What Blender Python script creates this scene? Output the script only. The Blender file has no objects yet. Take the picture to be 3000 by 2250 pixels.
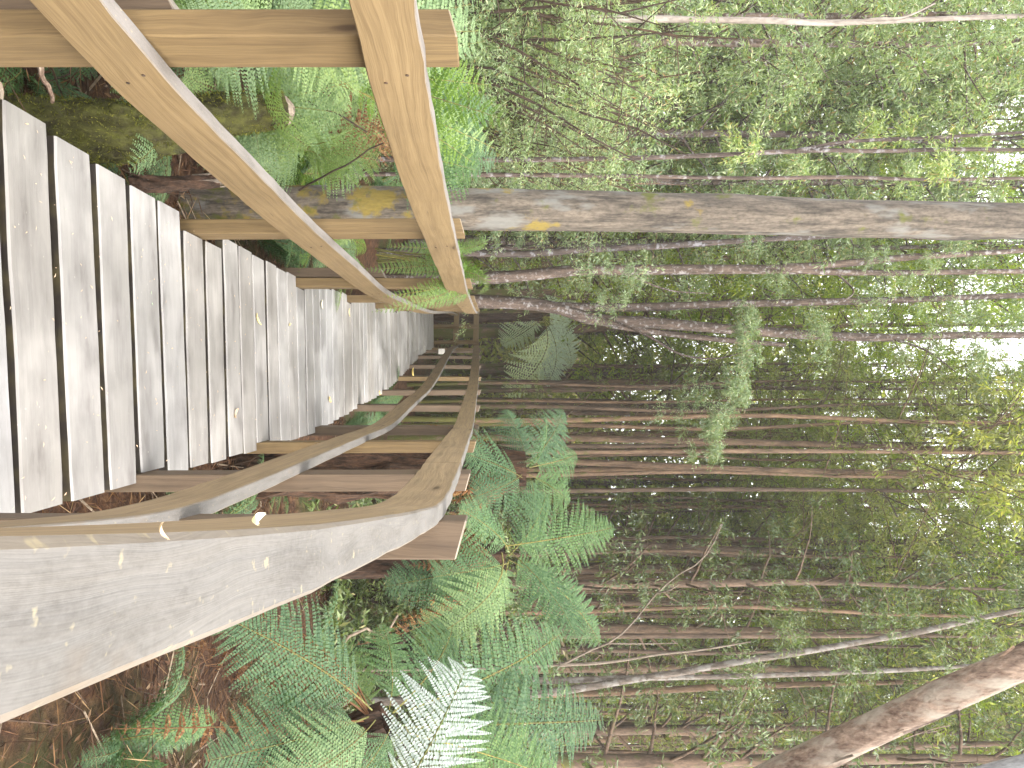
import bpy, math
import numpy as np
from mathutils import Vector, Matrix

S = bpy.context.scene
COL = S.collection
F, HOR, EYE = 2100.0, 1430.0, 1.35          # focal length in photo pixels, horizon column, eye height over the deck


def P(x, y, d):
    """photo column/row at a chosen distance -> a point in the place (metres; +Y ahead, +Z up)"""
    return np.array([(y - 1125.0) * d / F, d, EYE + (x - HOR) * d / F])


# ------------------------------------------------------------------ mesh helpers
def mk(name, V, faces, mats, midx=None, uv=None, smooth=False, parent=None, loc=None):
    V = np.asarray(V, dtype=np.float32).reshape(-1, 3)
    me = bpy.data.meshes.new(name)
    me.vertices.add(len(V))
    me.vertices.foreach_set('co', V.ravel())
    faces = [np.asarray(f, dtype=np.int32) for f in faces if len(f)]
    loops = np.concatenate([f.ravel() for f in faces])
    tot = np.concatenate([np.full(len(f), f.shape[1], dtype=np.int32) for f in faces])
    st = np.concatenate([[0], np.cumsum(tot)[:-1]]).astype(np.int32)
    me.loops.add(len(loops))
    me.loops.foreach_set('vertex_index', loops)
    me.polygons.add(len(tot))
    me.polygons.foreach_set('loop_start', st)
    me.polygons.foreach_set('loop_total', tot)
    if midx is not None:
        me.polygons.foreach_set('material_index', np.asarray(midx, dtype=np.int32))
    if uv is not None:
        l = me.uv_layers.new(name='UVMap')
        l.data.foreach_set('uv', np.asarray(uv, dtype=np.float32)[loops].ravel())
    me.polygons.foreach_set('use_smooth', np.full(len(tot), smooth, dtype=bool))
    me.update(calc_edges=True)
    me.validate()
    for m in (mats if isinstance(mats, (list, tuple)) else [mats]):
        me.materials.append(m)
    o = bpy.data.objects.new(name, me)
    COL.objects.link(o)
    if parent:
        o.parent = parent
    if loc is not None:
        o.location = loc
    return o


def thing(name, label, cat, loc=(0, 0, 0), rz=0.0, group=None):
    o = bpy.data.objects.new(name, None)
    COL.objects.link(o)
    o.empty_display_size = 0.1
    o.location = tuple(float(v) for v in loc)
    o.rotation_euler = (0, 0, rz)
    tag(o, label, cat, group)
    return o


def tag(o, label=None, cat=None, group=None, kind=None):
    if label: o['label'] = label
    if cat: o['category'] = cat
    if group: o['group'] = group
    if kind: o['kind'] = kind
    return o


def dup(root, loc, rz=0.0, scale=1.0, label=None, group=None):
    r = root.copy(); COL.objects.link(r)
    r.location = tuple(float(v) for v in loc); r.rotation_euler = (0, 0, rz)
    r.scale = (scale, scale, scale) if np.isscalar(scale) else scale
    if label: r['label'] = label
    if group: r['group'] = group
    for ch in list(root.children):
        c = ch.copy(); COL.objects.link(c); c.parent = r
    return r


def nrm(v):
    v = np.asarray(v, dtype=float)
    return v / (np.linalg.norm(v, axis=-1, keepdims=True) + 1e-9)


def interp(tab):
    """smooth curve through (y, value) pairs"""
    ys = np.array([a for a, _ in tab], float); vs = np.array([b for _, b in tab], float)
    m = np.gradient(vs, ys)
    def f(y):
        y = np.clip(np.asarray(y, float), ys[0], ys[-1])
        i = np.clip(np.searchsorted(ys, y, side='right') - 1, 0, len(ys) - 2)
        h = ys[i + 1] - ys[i]; t = (y - ys[i]) / h
        return ((2*t**3 - 3*t**2 + 1) * vs[i] + (t**3 - 2*t**2 + t) * h * m[i]
                + (-2*t**3 + 3*t**2) * vs[i + 1] + (t**3 - t**2) * h * m[i + 1])
    return f


def tube(pts, rad, n=8, wob=0.0, seed=0, cap=True):
    pts = np.asarray(pts, float); k = len(pts)
    rad = np.full(k, rad, float) if np.isscalar(rad) else np.asarray(rad, float)
    tan = nrm(np.gradient(pts, axis=0))
    up = np.array([0, 0, 1.0]) if abs(tan[:, 2]).mean() < 0.8 else np.array([0, 1.0, 0])
    a = nrm(np.cross(np.broadcast_to(up, tan.shape), tan)); b = np.cross(tan, a)
    ang = np.linspace(0, 2*np.pi, n, endpoint=False)
    rs = np.random.RandomState(seed)
    rr = rad[:, None] * (1 + wob * rs.randn(k, n))
    V = pts[:, None, :] + rr[..., None] * (np.cos(ang)[None, :, None] * a[:, None, :] + np.sin(ang)[None, :, None] * b[:, None, :])
    V = V.reshape(-1, 3)
    i = np.arange(k - 1)[:, None] * n; j = np.arange(n)[None, :]; j2 = (j + 1) % n
    Q = np.stack([i + j, i + j2, i + n + j2, i + n + j], -1).reshape(-1, 4)
    return V, Q, n, k


def add(parts):
    """[(V, quads)] -> one V, quads"""
    Vs, Qs, o = [], [], 0
    for V, Q in parts:
        Vs.append(V); Qs.append(np.asarray(Q) + o); o += len(V)
    return np.concatenate(Vs), np.concatenate(Qs)


def tubes(lst):
    return add([t[:2] for t in lst])


def leaf_geo(c, d, nn, L, W, fold=0.0):
    """diamond leaves: base, side, tip, side"""
    d = nrm(d); s = nrm(np.cross(d, nn)); L = np.asarray(L)[:, None]; W = np.asarray(W)[:, None]
    u = np.cross(s, d)
    V = np.stack([c, c + d*L*0.45 + s*W*0.5 + u*W*fold, c + d*L, c + d*L*0.45 - s*W*0.5 + u*W*fold], 1).reshape(-1, 3)
    Q = np.arange(len(c) * 4).reshape(-1, 4)
    return V, Q


# ------------------------------------------------------------------ materials
def mat(name):
    m = bpy.data.materials.new(name); m.use_nodes = True
    nt = m.node_tree; nt.nodes.clear()
    return m, nt, nt.nodes, nt.links


def node(nt, t, **kw):
    n = nt.nodes.new(t)
    for k, v in kw.items():
        if k.startswith('in_'):
            key = k[3:]
            n.inputs[int(key) if key.isdigit() else key].default_value = v
        else:
            setattr(n, k, v)
    return n


def ramp(nt, stops, fac=None, mode='LINEAR'):
    r = nt.nodes.new('ShaderNodeValToRGB'); r.color_ramp.interpolation = mode
    e = r.color_ramp.elements
    while len(e) > 1: e.remove(e[-1])
    e[0].position = stops[0][0]; e[0].color = tuple(stops[0][1]) + (1,)
    for p, c in stops[1:]:
        q = e.new(p); q.color = tuple(c) + (1,)
    if fac is not None: nt.links.new(fac, r.inputs[0])
    return r


def mix(nt, a, b, fac, blend='MIX'):
    m = nt.nodes.new('ShaderNodeMix'); m.data_type = 'RGBA'; m.blend_type = blend
    for v, idx in ((a, 6), (b, 7)):
        if hasattr(v, 'links'): nt.links.new(v, m.inputs[idx])
        else: m.inputs[idx].default_value = tuple(v) + (1,)
    if hasattr(fac, 'links'): nt.links.new(fac, m.inputs[0])
    else: m.inputs[0].default_value = fac
    return m.outputs[2]


def grey(v):
    return (v, v, v)


def noise(nt, vec, scale, detail=4, rough=0.55):
    n = node(nt, 'ShaderNodeTexNoise', in_Scale=scale, in_Detail=detail, in_Roughness=rough)
    if vec is not None: nt.links.new(vec, n.inputs['Vector'])
    return n.outputs['Fac']


def mapped(nt, src, sc):
    m = node(nt, 'ShaderNodeMapping'); m.inputs['Scale'].default_value = sc
    nt.links.new(src, m.inputs['Vector'])
    return m.outputs[0]


def finish(nt, color, rough=0.7, bump=None, bstr=0.3, bdist=0.01, spec=0.3):
    b = node(nt, 'ShaderNodeBsdfPrincipled')
    nt.links.new(color, b.inputs['Base Color'])
    if hasattr(rough, 'links'): nt.links.new(rough, b.inputs['Roughness'])
    else: b.inputs['Roughness'].default_value = rough
    b.inputs['Specular IOR Level'].default_value = spec
    if bump is not None:
        bp = node(nt, 'ShaderNodeBump', in_Strength=bstr, in_Distance=bdist)
        nt.links.new(bump, bp.inputs['Height']); nt.links.new(bp.outputs[0], b.inputs['Normal'])
    o = node(nt, 'ShaderNodeOutputMaterial'); nt.links.new(b.outputs[0], o.inputs[0])
    return b


def wood(name, light, dark, top=None, topmix=0.9, knots=True, rough=0.7, stain=0.4):
    """sawn timber, grain along U (metres), weathered grey on faces that look up"""
    light, dark = [tuple(c * .8 for c in v) for v in (light, dark)]; top = top and tuple(c * .8 for c in top)
    m, nt, N, L = mat(name)
    tc = node(nt, 'ShaderNodeTexCoord'); oi = node(nt, 'ShaderNodeObjectInfo')
    off = node(nt, 'ShaderNodeVectorMath', operation='ADD')
    rv = node(nt, 'ShaderNodeVectorMath', operation='SCALE'); rv.inputs[0].default_value = (17.3, 5.1, 0); L.new(oi.outputs['Random'], rv.inputs['Scale'])
    L.new(tc.outputs['UV'], off.inputs[0]); L.new(rv.outputs[0], off.inputs[1])
    uv = off.outputs[0]
    # knots bend the grain a little
    w = noise(nt, mapped(nt, uv, (2.2, 9, 1)), 1.0, 3)
    ws = node(nt, 'ShaderNodeMath', operation='MULTIPLY', in_1=0.055); L.new(w, ws.inputs[0])
    cb = node(nt, 'ShaderNodeCombineXYZ'); L.new(ws.outputs[0], cb.inputs[1])
    uv2 = node(nt, 'ShaderNodeVectorMath', operation='ADD'); L.new(uv, uv2.inputs[0]); L.new(cb.outputs[0], uv2.inputs[1])
    g1 = noise(nt, mapped(nt, uv2.outputs[0], (1.6, 55, 1)), 1.0, 5, 0.6)
    g2 = noise(nt, mapped(nt, uv2.outputs[0], (5, 230, 1)), 1.0, 3, 0.7)
    g3 = noise(nt, mapped(nt, uv, (3.0, 5, 1)), 1.0, 3)
    a = node(nt, 'ShaderNodeMath', operation='MULTIPLY_ADD', in_1=0.55); L.new(g1, a.inputs[0])
    a2 = node(nt, 'ShaderNodeMath', operation='MULTIPLY', in_1=0.45); L.new(g2, a2.inputs[0]); L.new(a2.outputs[0], a.inputs[2])
    mid = tuple((p + q) / 2 for p, q in zip(light, dark))
    col = ramp(nt, [(0.33, dark), (0.47, mid), (0.6, light)], a.outputs[0]).outputs[0]
    st = ramp(nt, [(0.32, grey(0.62)), (0.55, grey(1))], g3).outputs[0]
    col = mix(nt, col, st, stain, 'MULTIPLY')
    if knots:
        v = node(nt, 'ShaderNodeTexVoronoi', in_Scale=1.0); v.inputs['Randomness'].default_value = 1.0
        L.new(mapped(nt, uv2.outputs[0], (1.9, 8.5, 1)), v.inputs['Vector'])
        kf = ramp(nt, [(0.0, grey(1)), (0.055, grey(0.9)), (0.10, grey(0.3)), (0.2, grey(0))], v.outputs['Distance']).outputs[0]
        col = mix(nt, col, (dark[0]*0.42, dark[1]*0.36, dark[2]*0.3), kf)
        # check marks: short dark splits along the grain
        ck = noise(nt, mapped(nt, uv2.outputs[0], (4.5, 120, 1)), 1.0, 2)
        cf = ramp(nt, [(0.70, grey(0)), (0.76, grey(0.75))], ck).outputs[0]
        col = mix(nt, col, (dark[0]*0.5, dark[1]*0.45, dark[2]*0.4), cf)
    if top is not None:
        ge = node(nt, 'ShaderNodeNewGeometry'); sx = node(nt, 'ShaderNodeSeparateXYZ'); L.new(ge.outputs['Normal'], sx.inputs[0])
        tf = ramp(nt, [(0.45, grey(0)), (0.8, grey(topmix))], sx.outputs[2]).outputs[0]
        tn = noise(nt, mapped(nt, uv, (5, 22, 1)), 1.0, 6, 0.65)
        tfine = noise(nt, mapped(nt, uv, (160, 260, 1)), 1.0, 4, 0.7)
        tsum = node(nt, 'ShaderNodeMath', operation='MULTIPLY_ADD', in_1=0.35); L.new(tfine, tsum.inputs[0])
        tsc = node(nt, 'ShaderNodeMath', operation='MULTIPLY', in_1=0.65); L.new(tn, tsc.inputs[0]); L.new(tsc.outputs[0], tsum.inputs[2]); tn = tsum.outputs[0]
        tcx = ramp(nt, [(0.36, tuple(c*0.62 for c in top)), (0.5, top), (0.64, tuple(min(1, c*1.2) for c in top))], tn).outputs[0]
        ts_ = noise(nt, mapped(nt, uv, (9, 14, 1)), 1.0, 4, 0.6)
        tcx = mix(nt, tcx, (0.10, 0.075, 0.055), ramp(nt, [(0.62, grey(0)), (0.74, grey(0.5))], ts_).outputs[0])
        tl = noise(nt, mapped(nt, uv, (95, 95, 1)), 1.0, 3)
        tlf = ramp(nt, [(0.64, grey(0)), (0.71, grey(0.8))], tl).outputs[0]
        tcx = mix(nt, tcx, (0.22, 0.195, 0.13), tlf)
        col = mix(nt, col, tcx, tf)
    finish(nt, col, rough, a.outputs[0], 0.35, 0.004, 0.3)
    return m


def deck_mat():
    m, nt, N, L = mat('weathered_deck_wood')
    tc = node(nt, 'ShaderNodeTexCoord'); oi = node(nt, 'ShaderNodeObjectInfo'); ge = node(nt, 'ShaderNodeNewGeometry')
    rv = node(nt, 'ShaderNodeVectorMath', operation='SCALE'); rv.inputs[0].default_value = (31.7, 9.3, 0); L.new(oi.outputs['Random'], rv.inputs['Scale'])
    off = node(nt, 'ShaderNodeVectorMath', operation='ADD'); L.new(tc.outputs['UV'], off.inputs[0]); L.new(rv.outputs[0], off.inputs[1])
    uv = off.outputs[0]
    g1 = noise(nt, mapped(nt, uv, (1.2, 50, 1)), 1.0, 5, 0.6)
    g2 = noise(nt, mapped(nt, uv, (4, 170, 1)), 1.0, 3, 0.7)
    damp_dapple = noise(nt, mapped(nt, ge.outputs['Position'], (1.5, 0.8, 1)), 1.0, 4, 0.55)
    pl = noise(nt, mapped(nt, uv, (3.2, 9, 1)), 1.0, 5, 0.6)
    a = node(nt, 'ShaderNodeMath', operation='MULTIPLY_ADD', in_1=0.6); L.new(g1, a.inputs[0])
    a2 = node(nt, 'ShaderNodeMath', operation='MULTIPLY', in_1=0.4); L.new(g2, a2.inputs[0]); L.new(a2.outputs[0], a.inputs[2])
    col = ramp(nt, [(0.26, (0.172, 0.167, 0.161)), (0.48, (0.214, 0.208, 0.201)), (0.72, (0.236, 0.23, 0.222))], a.outputs[0]).outputs[0]
    wr = ramp(nt, [(0.36, grey(0.74)), (0.5, grey(0.96)), (0.6, grey(1.24))], damp_dapple).outputs[0]  # sun dapple and damp patches, both painted into the plank colour
    col = mix(nt, col, wr, 0.85, 'MULTIPLY')
    pr = ramp(nt, [(0.34, (0.62, 0.60, 0.60)), (0.40, (0.84, 0.83, 0.83)), (0.5, grey(1)), (0.56, (1.14, 1.14, 1.13))], pl).outputs[0]
    col = mix(nt, col, pr, 0.75, 'MULTIPLY')
    hv = ramp(nt, [(0.0, (0.86, 0.83, 0.80)), (1.0, (1.06, 1.06, 1.08))], oi.outputs['Random']).outputs[0]
    col = mix(nt, col, hv, 1.0, 'MULTIPLY')
    li = noise(nt, mapped(nt, uv, (55, 55, 1)), 1.0, 2)
    lf = ramp(nt, [(0.72, grey(0)), (0.77, grey(0.6))], li).outputs[0]
    col = mix(nt, col, (0.5, 0.48, 0.42), lf)
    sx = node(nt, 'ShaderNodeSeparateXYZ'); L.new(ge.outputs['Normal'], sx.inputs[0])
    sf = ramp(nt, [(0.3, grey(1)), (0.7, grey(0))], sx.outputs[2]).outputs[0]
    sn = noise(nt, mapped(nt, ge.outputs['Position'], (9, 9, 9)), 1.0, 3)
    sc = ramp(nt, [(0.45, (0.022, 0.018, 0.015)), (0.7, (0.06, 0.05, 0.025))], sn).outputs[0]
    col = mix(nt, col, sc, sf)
    rr = ramp(nt, [(0.38, grey(0.38)), (0.6, grey(0.62))], damp_dapple).outputs[0]
    finish(nt, col, rr, a.outputs[0], 0.4, 0.004, 0.5)
    return m


def bark(name, base, dark, pale=None, palef=(0.56, 0.64), psc=(9, 9, 4), moss=None, lich=None, vs=18, stretch=0.15, bdist=0.02):
    m, nt, N, L = mat(name)
    tc = node(nt, 'ShaderNodeTexCoord'); ob = tc.outputs['Object']
    g = noise(nt, mapped(nt, ob, (vs, vs, vs * stretch)), 1.0, 6, 0.65)
    g2 = noise(nt, mapped(nt, ob, (vs*2.4, vs*2.4, vs)), 1.0, 4, 0.6)
    col = ramp(nt, [(0.35, dark), (0.62, base)], g).outputs[0]
    col = mix(nt, col, ramp(nt, [(0.35, grey(0.55)), (0.6, grey(1.1))], g2).outputs[0], 0.7, 'MULTIPLY')
    if pale is not None:
        p = noise(nt, mapped(nt, ob, psc), 1.0, 4, 0.6)
        pf = ramp(nt, [(palef[0], grey(0)), (palef[1], grey(0.85))], p).outputs[0]
        pc = mix(nt, pale, tuple(c * 0.6 for c in pale), g2)
        col = mix(nt, col, pc, pf)
    if lich is not None:
        p = noise(nt, mapped(nt, ob, (4.5, 4.5, 3.6)), 1.0, 5, 0.6)
        lz = node(nt, 'ShaderNodeSeparateXYZ'); L.new(ob, lz.inputs[0])
        lm = node(nt, 'ShaderNodeMath', operation='MULTIPLY_ADD', in_1=-0.045); L.new(lz.outputs[2], lm.inputs[0]); L.new(p, lm.inputs[2])
        pf = ramp(nt, [(0.47, grey(0)), (0.53, grey(0.95))], lm.outputs[0]).outputs[0]
        col = mix(nt, col, mix(nt, lich, tuple(c * 0.5 for c in lich), g2), pf)
    if moss is not None:
        sx = node(nt, 'ShaderNodeSeparateXYZ'); L.new(ob, sx.inputs[0])
        mr = node(nt, 'ShaderNodeMapRange'); mr.inputs[1].default_value = moss[1]; mr.inputs[2].default_value = moss[2]
        mr.inputs[3].default_value = 1.0; mr.inputs[4].default_value = 0.0; L.new(sx.outputs[2], mr.inputs[0])
        p = noise(nt, mapped(nt, ob, (6, 6, 5)), 1.0, 5, 0.6)
        s_ = node(nt, 'ShaderNodeMath', operation='MULTIPLY_ADD', in_1=0.35); L.new(mr.outputs[0], s_.inputs[0]); L.new(p, s_.inputs[2])
        pf = ramp(nt, [(0.60, grey(0)), (0.70, grey(0.95))], s_.outputs[0]).outputs[0]
        col = mix(nt, col, mix(nt, moss[0], tuple(c * 0.35 for c in moss[0]), g2), pf)
    oi = node(nt, 'ShaderNodeObjectInfo')
    col = mix(nt, col, ramp(nt, [(0, (0.72, 0.74, 0.78)), (0.5, grey(1)), (1, (1.3, 1.22, 1.1))], oi.outputs['Random']).outputs[0], 0.0 if moss and lich else 1.0, 'MULTIPLY')
    finish(nt, col, 0.85, g, 0.6, bdist, 0.25)
    return m


def leafm(name, stops, trans=0.35, rough=0.5, spec=0.35, tgain=(1.25, 1.35, 0.55), patch=0.0):
    """leaves: each leaf its own tint, light comes through them"""
    m, nt, N, L = mat(name)
    ge = node(nt, 'ShaderNodeNewGeometry'); oi = node(nt, 'ShaderNodeObjectInfo')
    col = ramp(nt, stops, ge.outputs['Random Per Island']).outputs[0]
    ov = ramp(nt, [(0, (0.78, 0.80, 0.85)), (0.5, (1, 1, 1)), (1, (1.22, 1.16, 0.85))], oi.outputs['Random']).outputs[0]
    col = mix(nt, col, ov, 1.0, 'MULTIPLY')
    b = node(nt, 'ShaderNodeBsdfPrincipled'); b.inputs['Roughness'].default_value = rough
    b.inputs['Specular IOR Level'].default_value = spec
    L.new(col, b.inputs['Base Color'])
    t = node(nt, 'ShaderNodeBsdfTranslucent')
    L.new(mix(nt, col, tgain, 1.0, 'MULTIPLY'), t.inputs[0])
    x = node(nt, 'ShaderNodeMixShader'); x.inputs[0].default_value = trans
    L.new(b.outputs[0], x.inputs[1]); L.new(t.outputs[0], x.inputs[2])
    o = node(nt, 'ShaderNodeOutputMaterial'); L.new(x.outputs[0], o.inputs[0])
    return m


M = {}
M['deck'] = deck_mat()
M['tan'] = wood('sawn_pine_tan', (0.232, 0.164, 0.082), (0.130, 0.086, 0.040), (0.16, 0.148, 0.14), stain=0.4)
M['brown'] = wood('sawn_pine_brown', (0.32, 0.232, 0.132), (0.16, 0.112, 0.063), (0.118, 0.115, 0.112), stain=0.5)
M['post'] = wood('post_timber', (0.20, 0.137, 0.064), (0.11, 0.072, 0.034), (0.22, 0.18, 0.13), stain=0.6)
M['postred'] = wood('post_timber_reddish', (0.15, 0.107, 0.07), (0.08, 0.056, 0.038), (0.25, 0.215, 0.17), stain=0.5)
M['under'] = wood('bearer_timber', (0.10, 0.085, 0.07), (0.05, 0.04, 0.03), None, knots=False)
M['bark_main'] = bark('bark_grey_brown', (0.14, 0.117, 0.093), (0.042, 0.036, 0.03), pale=(0.185, 0.182, 0.168), palef=(0.53, 0.64), psc=(7, 7, 2.6),
                      moss=((0.11, 0.12, 0.02), -0.6, 0.9), lich=(0.22, 0.165, 0.04), vs=30, stretch=0.12)
M['bark_dark'] = bark('bark_dark_lichen', (0.12, 0.09, 0.075), (0.04, 0.03, 0.026), pale=(0.30, 0.29, 0.30), palef=(0.54, 0.66), psc=(13, 13, 14), vs=22)
M['bark_pale'] = bark('bark_pale_lichen', (0.15, 0.125, 0.105), (0.06, 0.048, 0.038), pale=(0.24, 0.225, 0.205), palef=(0.5, 0.6), psc=(12, 12, 10), vs=26)
M['bark_white'] = bark('bark_white', (0.36, 0.32, 0.28), (0.2, 0.165, 0.135), vs=12)
M['bark_pink'] = bark('bark_pinkish_peeling', (0.30, 0.225, 0.175), (0.11, 0.07, 0.052), pale=(0.38, 0.335, 0.28), palef=(0.46, 0.6), psc=(9, 9, 3.0), vs=26, stretch=0.25, bdist=0.05)
M['bark_brown'] = bark('bark_brown', (0.155, 0.105, 0.072), (0.055, 0.037, 0.026), moss=((0.10, 0.105, 0.03), -1, 4), vs=14)
M['bark_grey'] = bark('bark_grey', (0.33, 0.34, 0.35), (0.18, 0.18, 0.19), vs=14)
M['twig'] = bark('twig_pale', (0.24, 0.195, 0.15), (0.13, 0.10, 0.075), vs=30)
M['twigdark'] = bark('twig_dark', (0.075, 0.05, 0.035), (0.035, 0.024, 0.018), vs=30)
M['moss'] = bark('mossy_wood', (0.10, 0.10, 0.022), (0.035, 0.03, 0.012), vs=22, stretch=0.6, bdist=0.05)
M['fibre'] = bark('fern_trunk_fibre', (0.075, 0.042, 0.026), (0.014, 0.009, 0.006), vs=40, stretch=0.2, bdist=0.04)
M['fern'] = leafm('fern_green', [(0, (0.045, 0.095, 0.040)), (0.5, (0.065, 0.127, 0.053)), (1, (0.095, 0.16, 0.066))], 0.25, 0.5, 0.3, (1.2, 1.3, 0.7))
M['fernlight'] = leafm('fern_light_green', [(0, (0.105, 0.172, 0.072)), (1, (0.18, 0.255, 0.115))], 0.3, 0.5, 0.35)
M['fernsunlit'] = leafm('fern_sunlit_pale', [(0, (0.34, 0.42, 0.29)), (1, (0.48, 0.55, 0.41))], 0.4, 0.5, 0.3)  # sunlight on the far fern is put into this pale leaf colour
M['fernlime'] = leafm('fern_lime', [(0, (0.075, 0.14, 0.025)), (1, (0.13, 0.21, 0.038))], 0.35, 0.45, 0.4)
M['fernglare'] = leafm('fern_silvery_glare', [(0, (0.19, 0.23, 0.185)), (1, (0.30, 0.34, 0.29))], 0.15, 0.35, 0.5, (1, 1, 0.9))  # sky glare on one frond, painted as a silvery leaf colour
M['ferndead'] = leafm('fern_dead_brown', [(0, (0.12, 0.055, 0.025)), (0.6, (0.2, 0.10, 0.05)), (1, (0.30, 0.19, 0.09))], 0.2, 0.7, 0.2, (1.1, 0.9, 0.6))
M['rachis'] = bark('fern_stem', (0.20, 0.20, 0.06), (0.11, 0.09, 0.03), vs=60)
M['leafpale'] = leafm('leaves_grey_green', [(0, (0.12, 0.18, 0.085)), (0.45, (0.19, 0.26, 0.135)), (0.8, (0.28, 0.35, 0.19)), (0.93, (0.42, 0.46, 0.30)), (0.97, (0.24, 0.14, 0.07)), (1, (0.38, 0.30, 0.18))], 0.35, 0.45, 0.5)
M['leafolive'] = leafm('leaves_olive', [(0, (0.115, 0.13, 0.05)), (0.5, (0.19, 0.21, 0.078)), (0.85, (0.27, 0.29, 0.11)), (1, (0.33, 0.29, 0.13))], 0.5, 0.5, 0.35)
M['leafyellow'] = leafm('leaves_yellow_green', [(0, (0.11, 0.17, 0.022)), (0.5, (0.18, 0.25, 0.034)), (1, (0.30, 0.35, 0.05))], 0.5, 0.5, 0.3)
M['leafdark'] = leafm('leaves_dark_green', [(0, (0.06, 0.088, 0.035)), (0.55, (0.095, 0.135, 0.052)), (0.9, (0.15, 0.20, 0.08)), (1, (0.24, 0.2, 0.11))], 0.3, 0.4, 0.5)
M['litter'] = leafm('dead_leaves', [(0, (0.025, 0.013, 0.008)), (0.4, (0.06, 0.03, 0.017)), (0.75, (0.11, 0.055, 0.03)), (0.92, (0.19, 0.11, 0.055)), (1, (0.32, 0.23, 0.14))], 0.1, 0.7, 0.25, (1.1, 0.9, 0.7))
M['leafstraw'] = leafm('straw_leaf', [(0, (0.62, 0.50, 0.28)), (1, (0.62, 0.50, 0.28))], 0.15, 0.6, 0.3)
M['leaftan'] = leafm('tan_leaf', [(0, (0.55, 0.40, 0.27)), (1, (0.55, 0.40, 0.27))], 0.15, 0.6, 0.3)
M['leafcream'] = leafm('cream_leaf', [(0, (0.72, 0.66, 0.55)), (1, (0.72, 0.66, 0.55))], 0.15, 0.6, 0.3)
M['leafgreenpale'] = leafm('pale_green_leaf', [(0, (0.40, 0.47, 0.34)), (1, (0.40, 0.47, 0.34))], 0.15, 0.6, 0.3)


def plain(name, c, rough=0.6):
    m, nt, N, L = mat(name)
    tc = node(nt, 'ShaderNodeTexCoord')
    col = ramp(nt, [(0.3, tuple(v * 0.8 for v in c)), (0.7, c)], noise(nt, tc.outputs['Object'], 30)).outputs[0]
    finish(nt, col, rough)
    return m


M['plate'] = plain('white_plate', (0.75, 0.73, 0.68))


def ground_mat():
    m, nt, N, L = mat('forest_floor')
    ge = node(nt, 'ShaderNodeNewGeometry'); po = ge.outputs['Position']
    a = noise(nt, mapped(nt, po, (14, 14, 14)), 1.0, 8, 0.7)
    b = noise(nt, mapped(nt, po, (0.7, 0.7, 0.7)), 1.0, 5, 0.6)
    col = ramp(nt, [(0.3, (0.014, 0.009, 0.006)), (0.5, (0.06, 0.03, 0.017)), (0.66, (0.13, 0.07, 0.036))], a).outputs[0]
    mf = ramp(nt, [(0.52, grey(0)), (0.64, grey(0.7))], b).outputs[0]
    col = mix(nt, col, (0.035, 0.05, 0.014), mf)
    finish(nt, col, 0.9, a, 0.8, 0.05, 0.2)
    return m


M['ground'] = ground_mat()

# ------------------------------------------------------------------ the run of the boardwalk
RI = interp([(-0.9, -.17), (0, .0), (.16, .034), (.45, .0885), (.68, .127), (1.18, .206), (1.56, .262), (1.9, .293), (2.25, .305), (3, .305), (4.2, .305),
             (5.6, .30), (6.7, .225), (7.6, .165), (9.4, .045), (11.2, -.14), (13, -.37), (16.5, -.79), (19.9, -1.07)])        # inner face, right rails
RIM = interp([(-0.9, -.12), (0, .045), (.5, .135), (1.07, .215), (1.3, .248), (1.57, .282), (1.85, .30), (2.25, .305), (3, .305), (4.2, .305),
             (5.6, .30), (6.7, .225), (7.6, .165), (9.4, .045), (11.2, -.14), (13, -.37), (16.5, -.79), (19.9, -1.07)])   # right mid rail
LI = interp([(-0.9, -1.4), (0.6, -1.06), (1.5, -.79), (1.75, -.735), (2.1, -.69), (2.5, -.66), (3.4, -.64), (4.1, -.64), (5.2, -.65), (6.4, -.72), (9.4, -.93),
             (13, -1.28), (16.5, -1.62), (19.5, -1.86)])                                                            # inner face, left rails
ZD = interp([(-1, 0), (5.6, 0), (9.4, -.04), (13, -.09), (16.5, -.13), (20, -.15)])
RT = interp([(-1, 1.24), (5, 1.24), (8, 1.225), (12, 1.2), (16, 1.15), (19.9, 1.095)])
RM = interp([(-1, .62), (5, .62), (8, .61), (12, .58), (16, .55), (19.9, .52)])
LT = interp([(-1, 1.19), (1.5, 1.2), (3.3, 1.205), (6, 1.20), (9.4, 1.19), (14, 1.15), (19.9, 1.1)])
LM = interp([(-1, .54), (1.5, .55), (2.1, .60), (3.3, .62), (5.6, .61), (9.4, .59), (14, .56), (19.9, .52)])
POST_D, RAIL_T = 0.135, 0.042


def ground_z(x, y):
    x = np.asarray(x, float); y = np.asarray(y, float)
    z = -0.58 + 0.24 * np.clip(-x - 1.25, 0, 16) + 0.10 * np.clip(x - 2.5, 0, 30)
    z = np.minimum(z, 3.2) + 0.30 * np.clip(y - 27, 0, 45)
    z = z + 0.07 * np.sin(x * 1.7 + 0.4 * y) * np.cos(y * 1.1 - 0.3 * x) + 0.03 * np.sin(x * 5.1 + 1) * np.sin(y * 4.3)
    return z


# ground: one sheet, fine near the walk, reaching far
gx = np.concatenate([np.linspace(-160, -14, 22)[:-1], np.linspace(-14, 14, 141), np.linspace(14, 160, 22)[1:]])
gy = np.concatenate([np.linspace(-120, -3, 16)[:-1], np.linspace(-3, 26, 146), np.linspace(26, 200, 26)[1:]])
GX, GY = np.meshgrid(gx, gy, indexing='ij')
GV = np.stack([GX, GY, ground_z(GX, GY)], -1).reshape(-1, 3)
nx, ny = len(gx), len(gy)
ii = (np.arange(nx - 1)[:, None] * ny + np.arange(ny - 1)[None, :]).ravel()
g = mk('ground', GV, [np.stack([ii, ii + ny, ii + ny + 1, ii + 1], -1)], M['ground'], smooth=True)
tag(g, kind='structure')

rng = np.random.RandomState(7)


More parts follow.
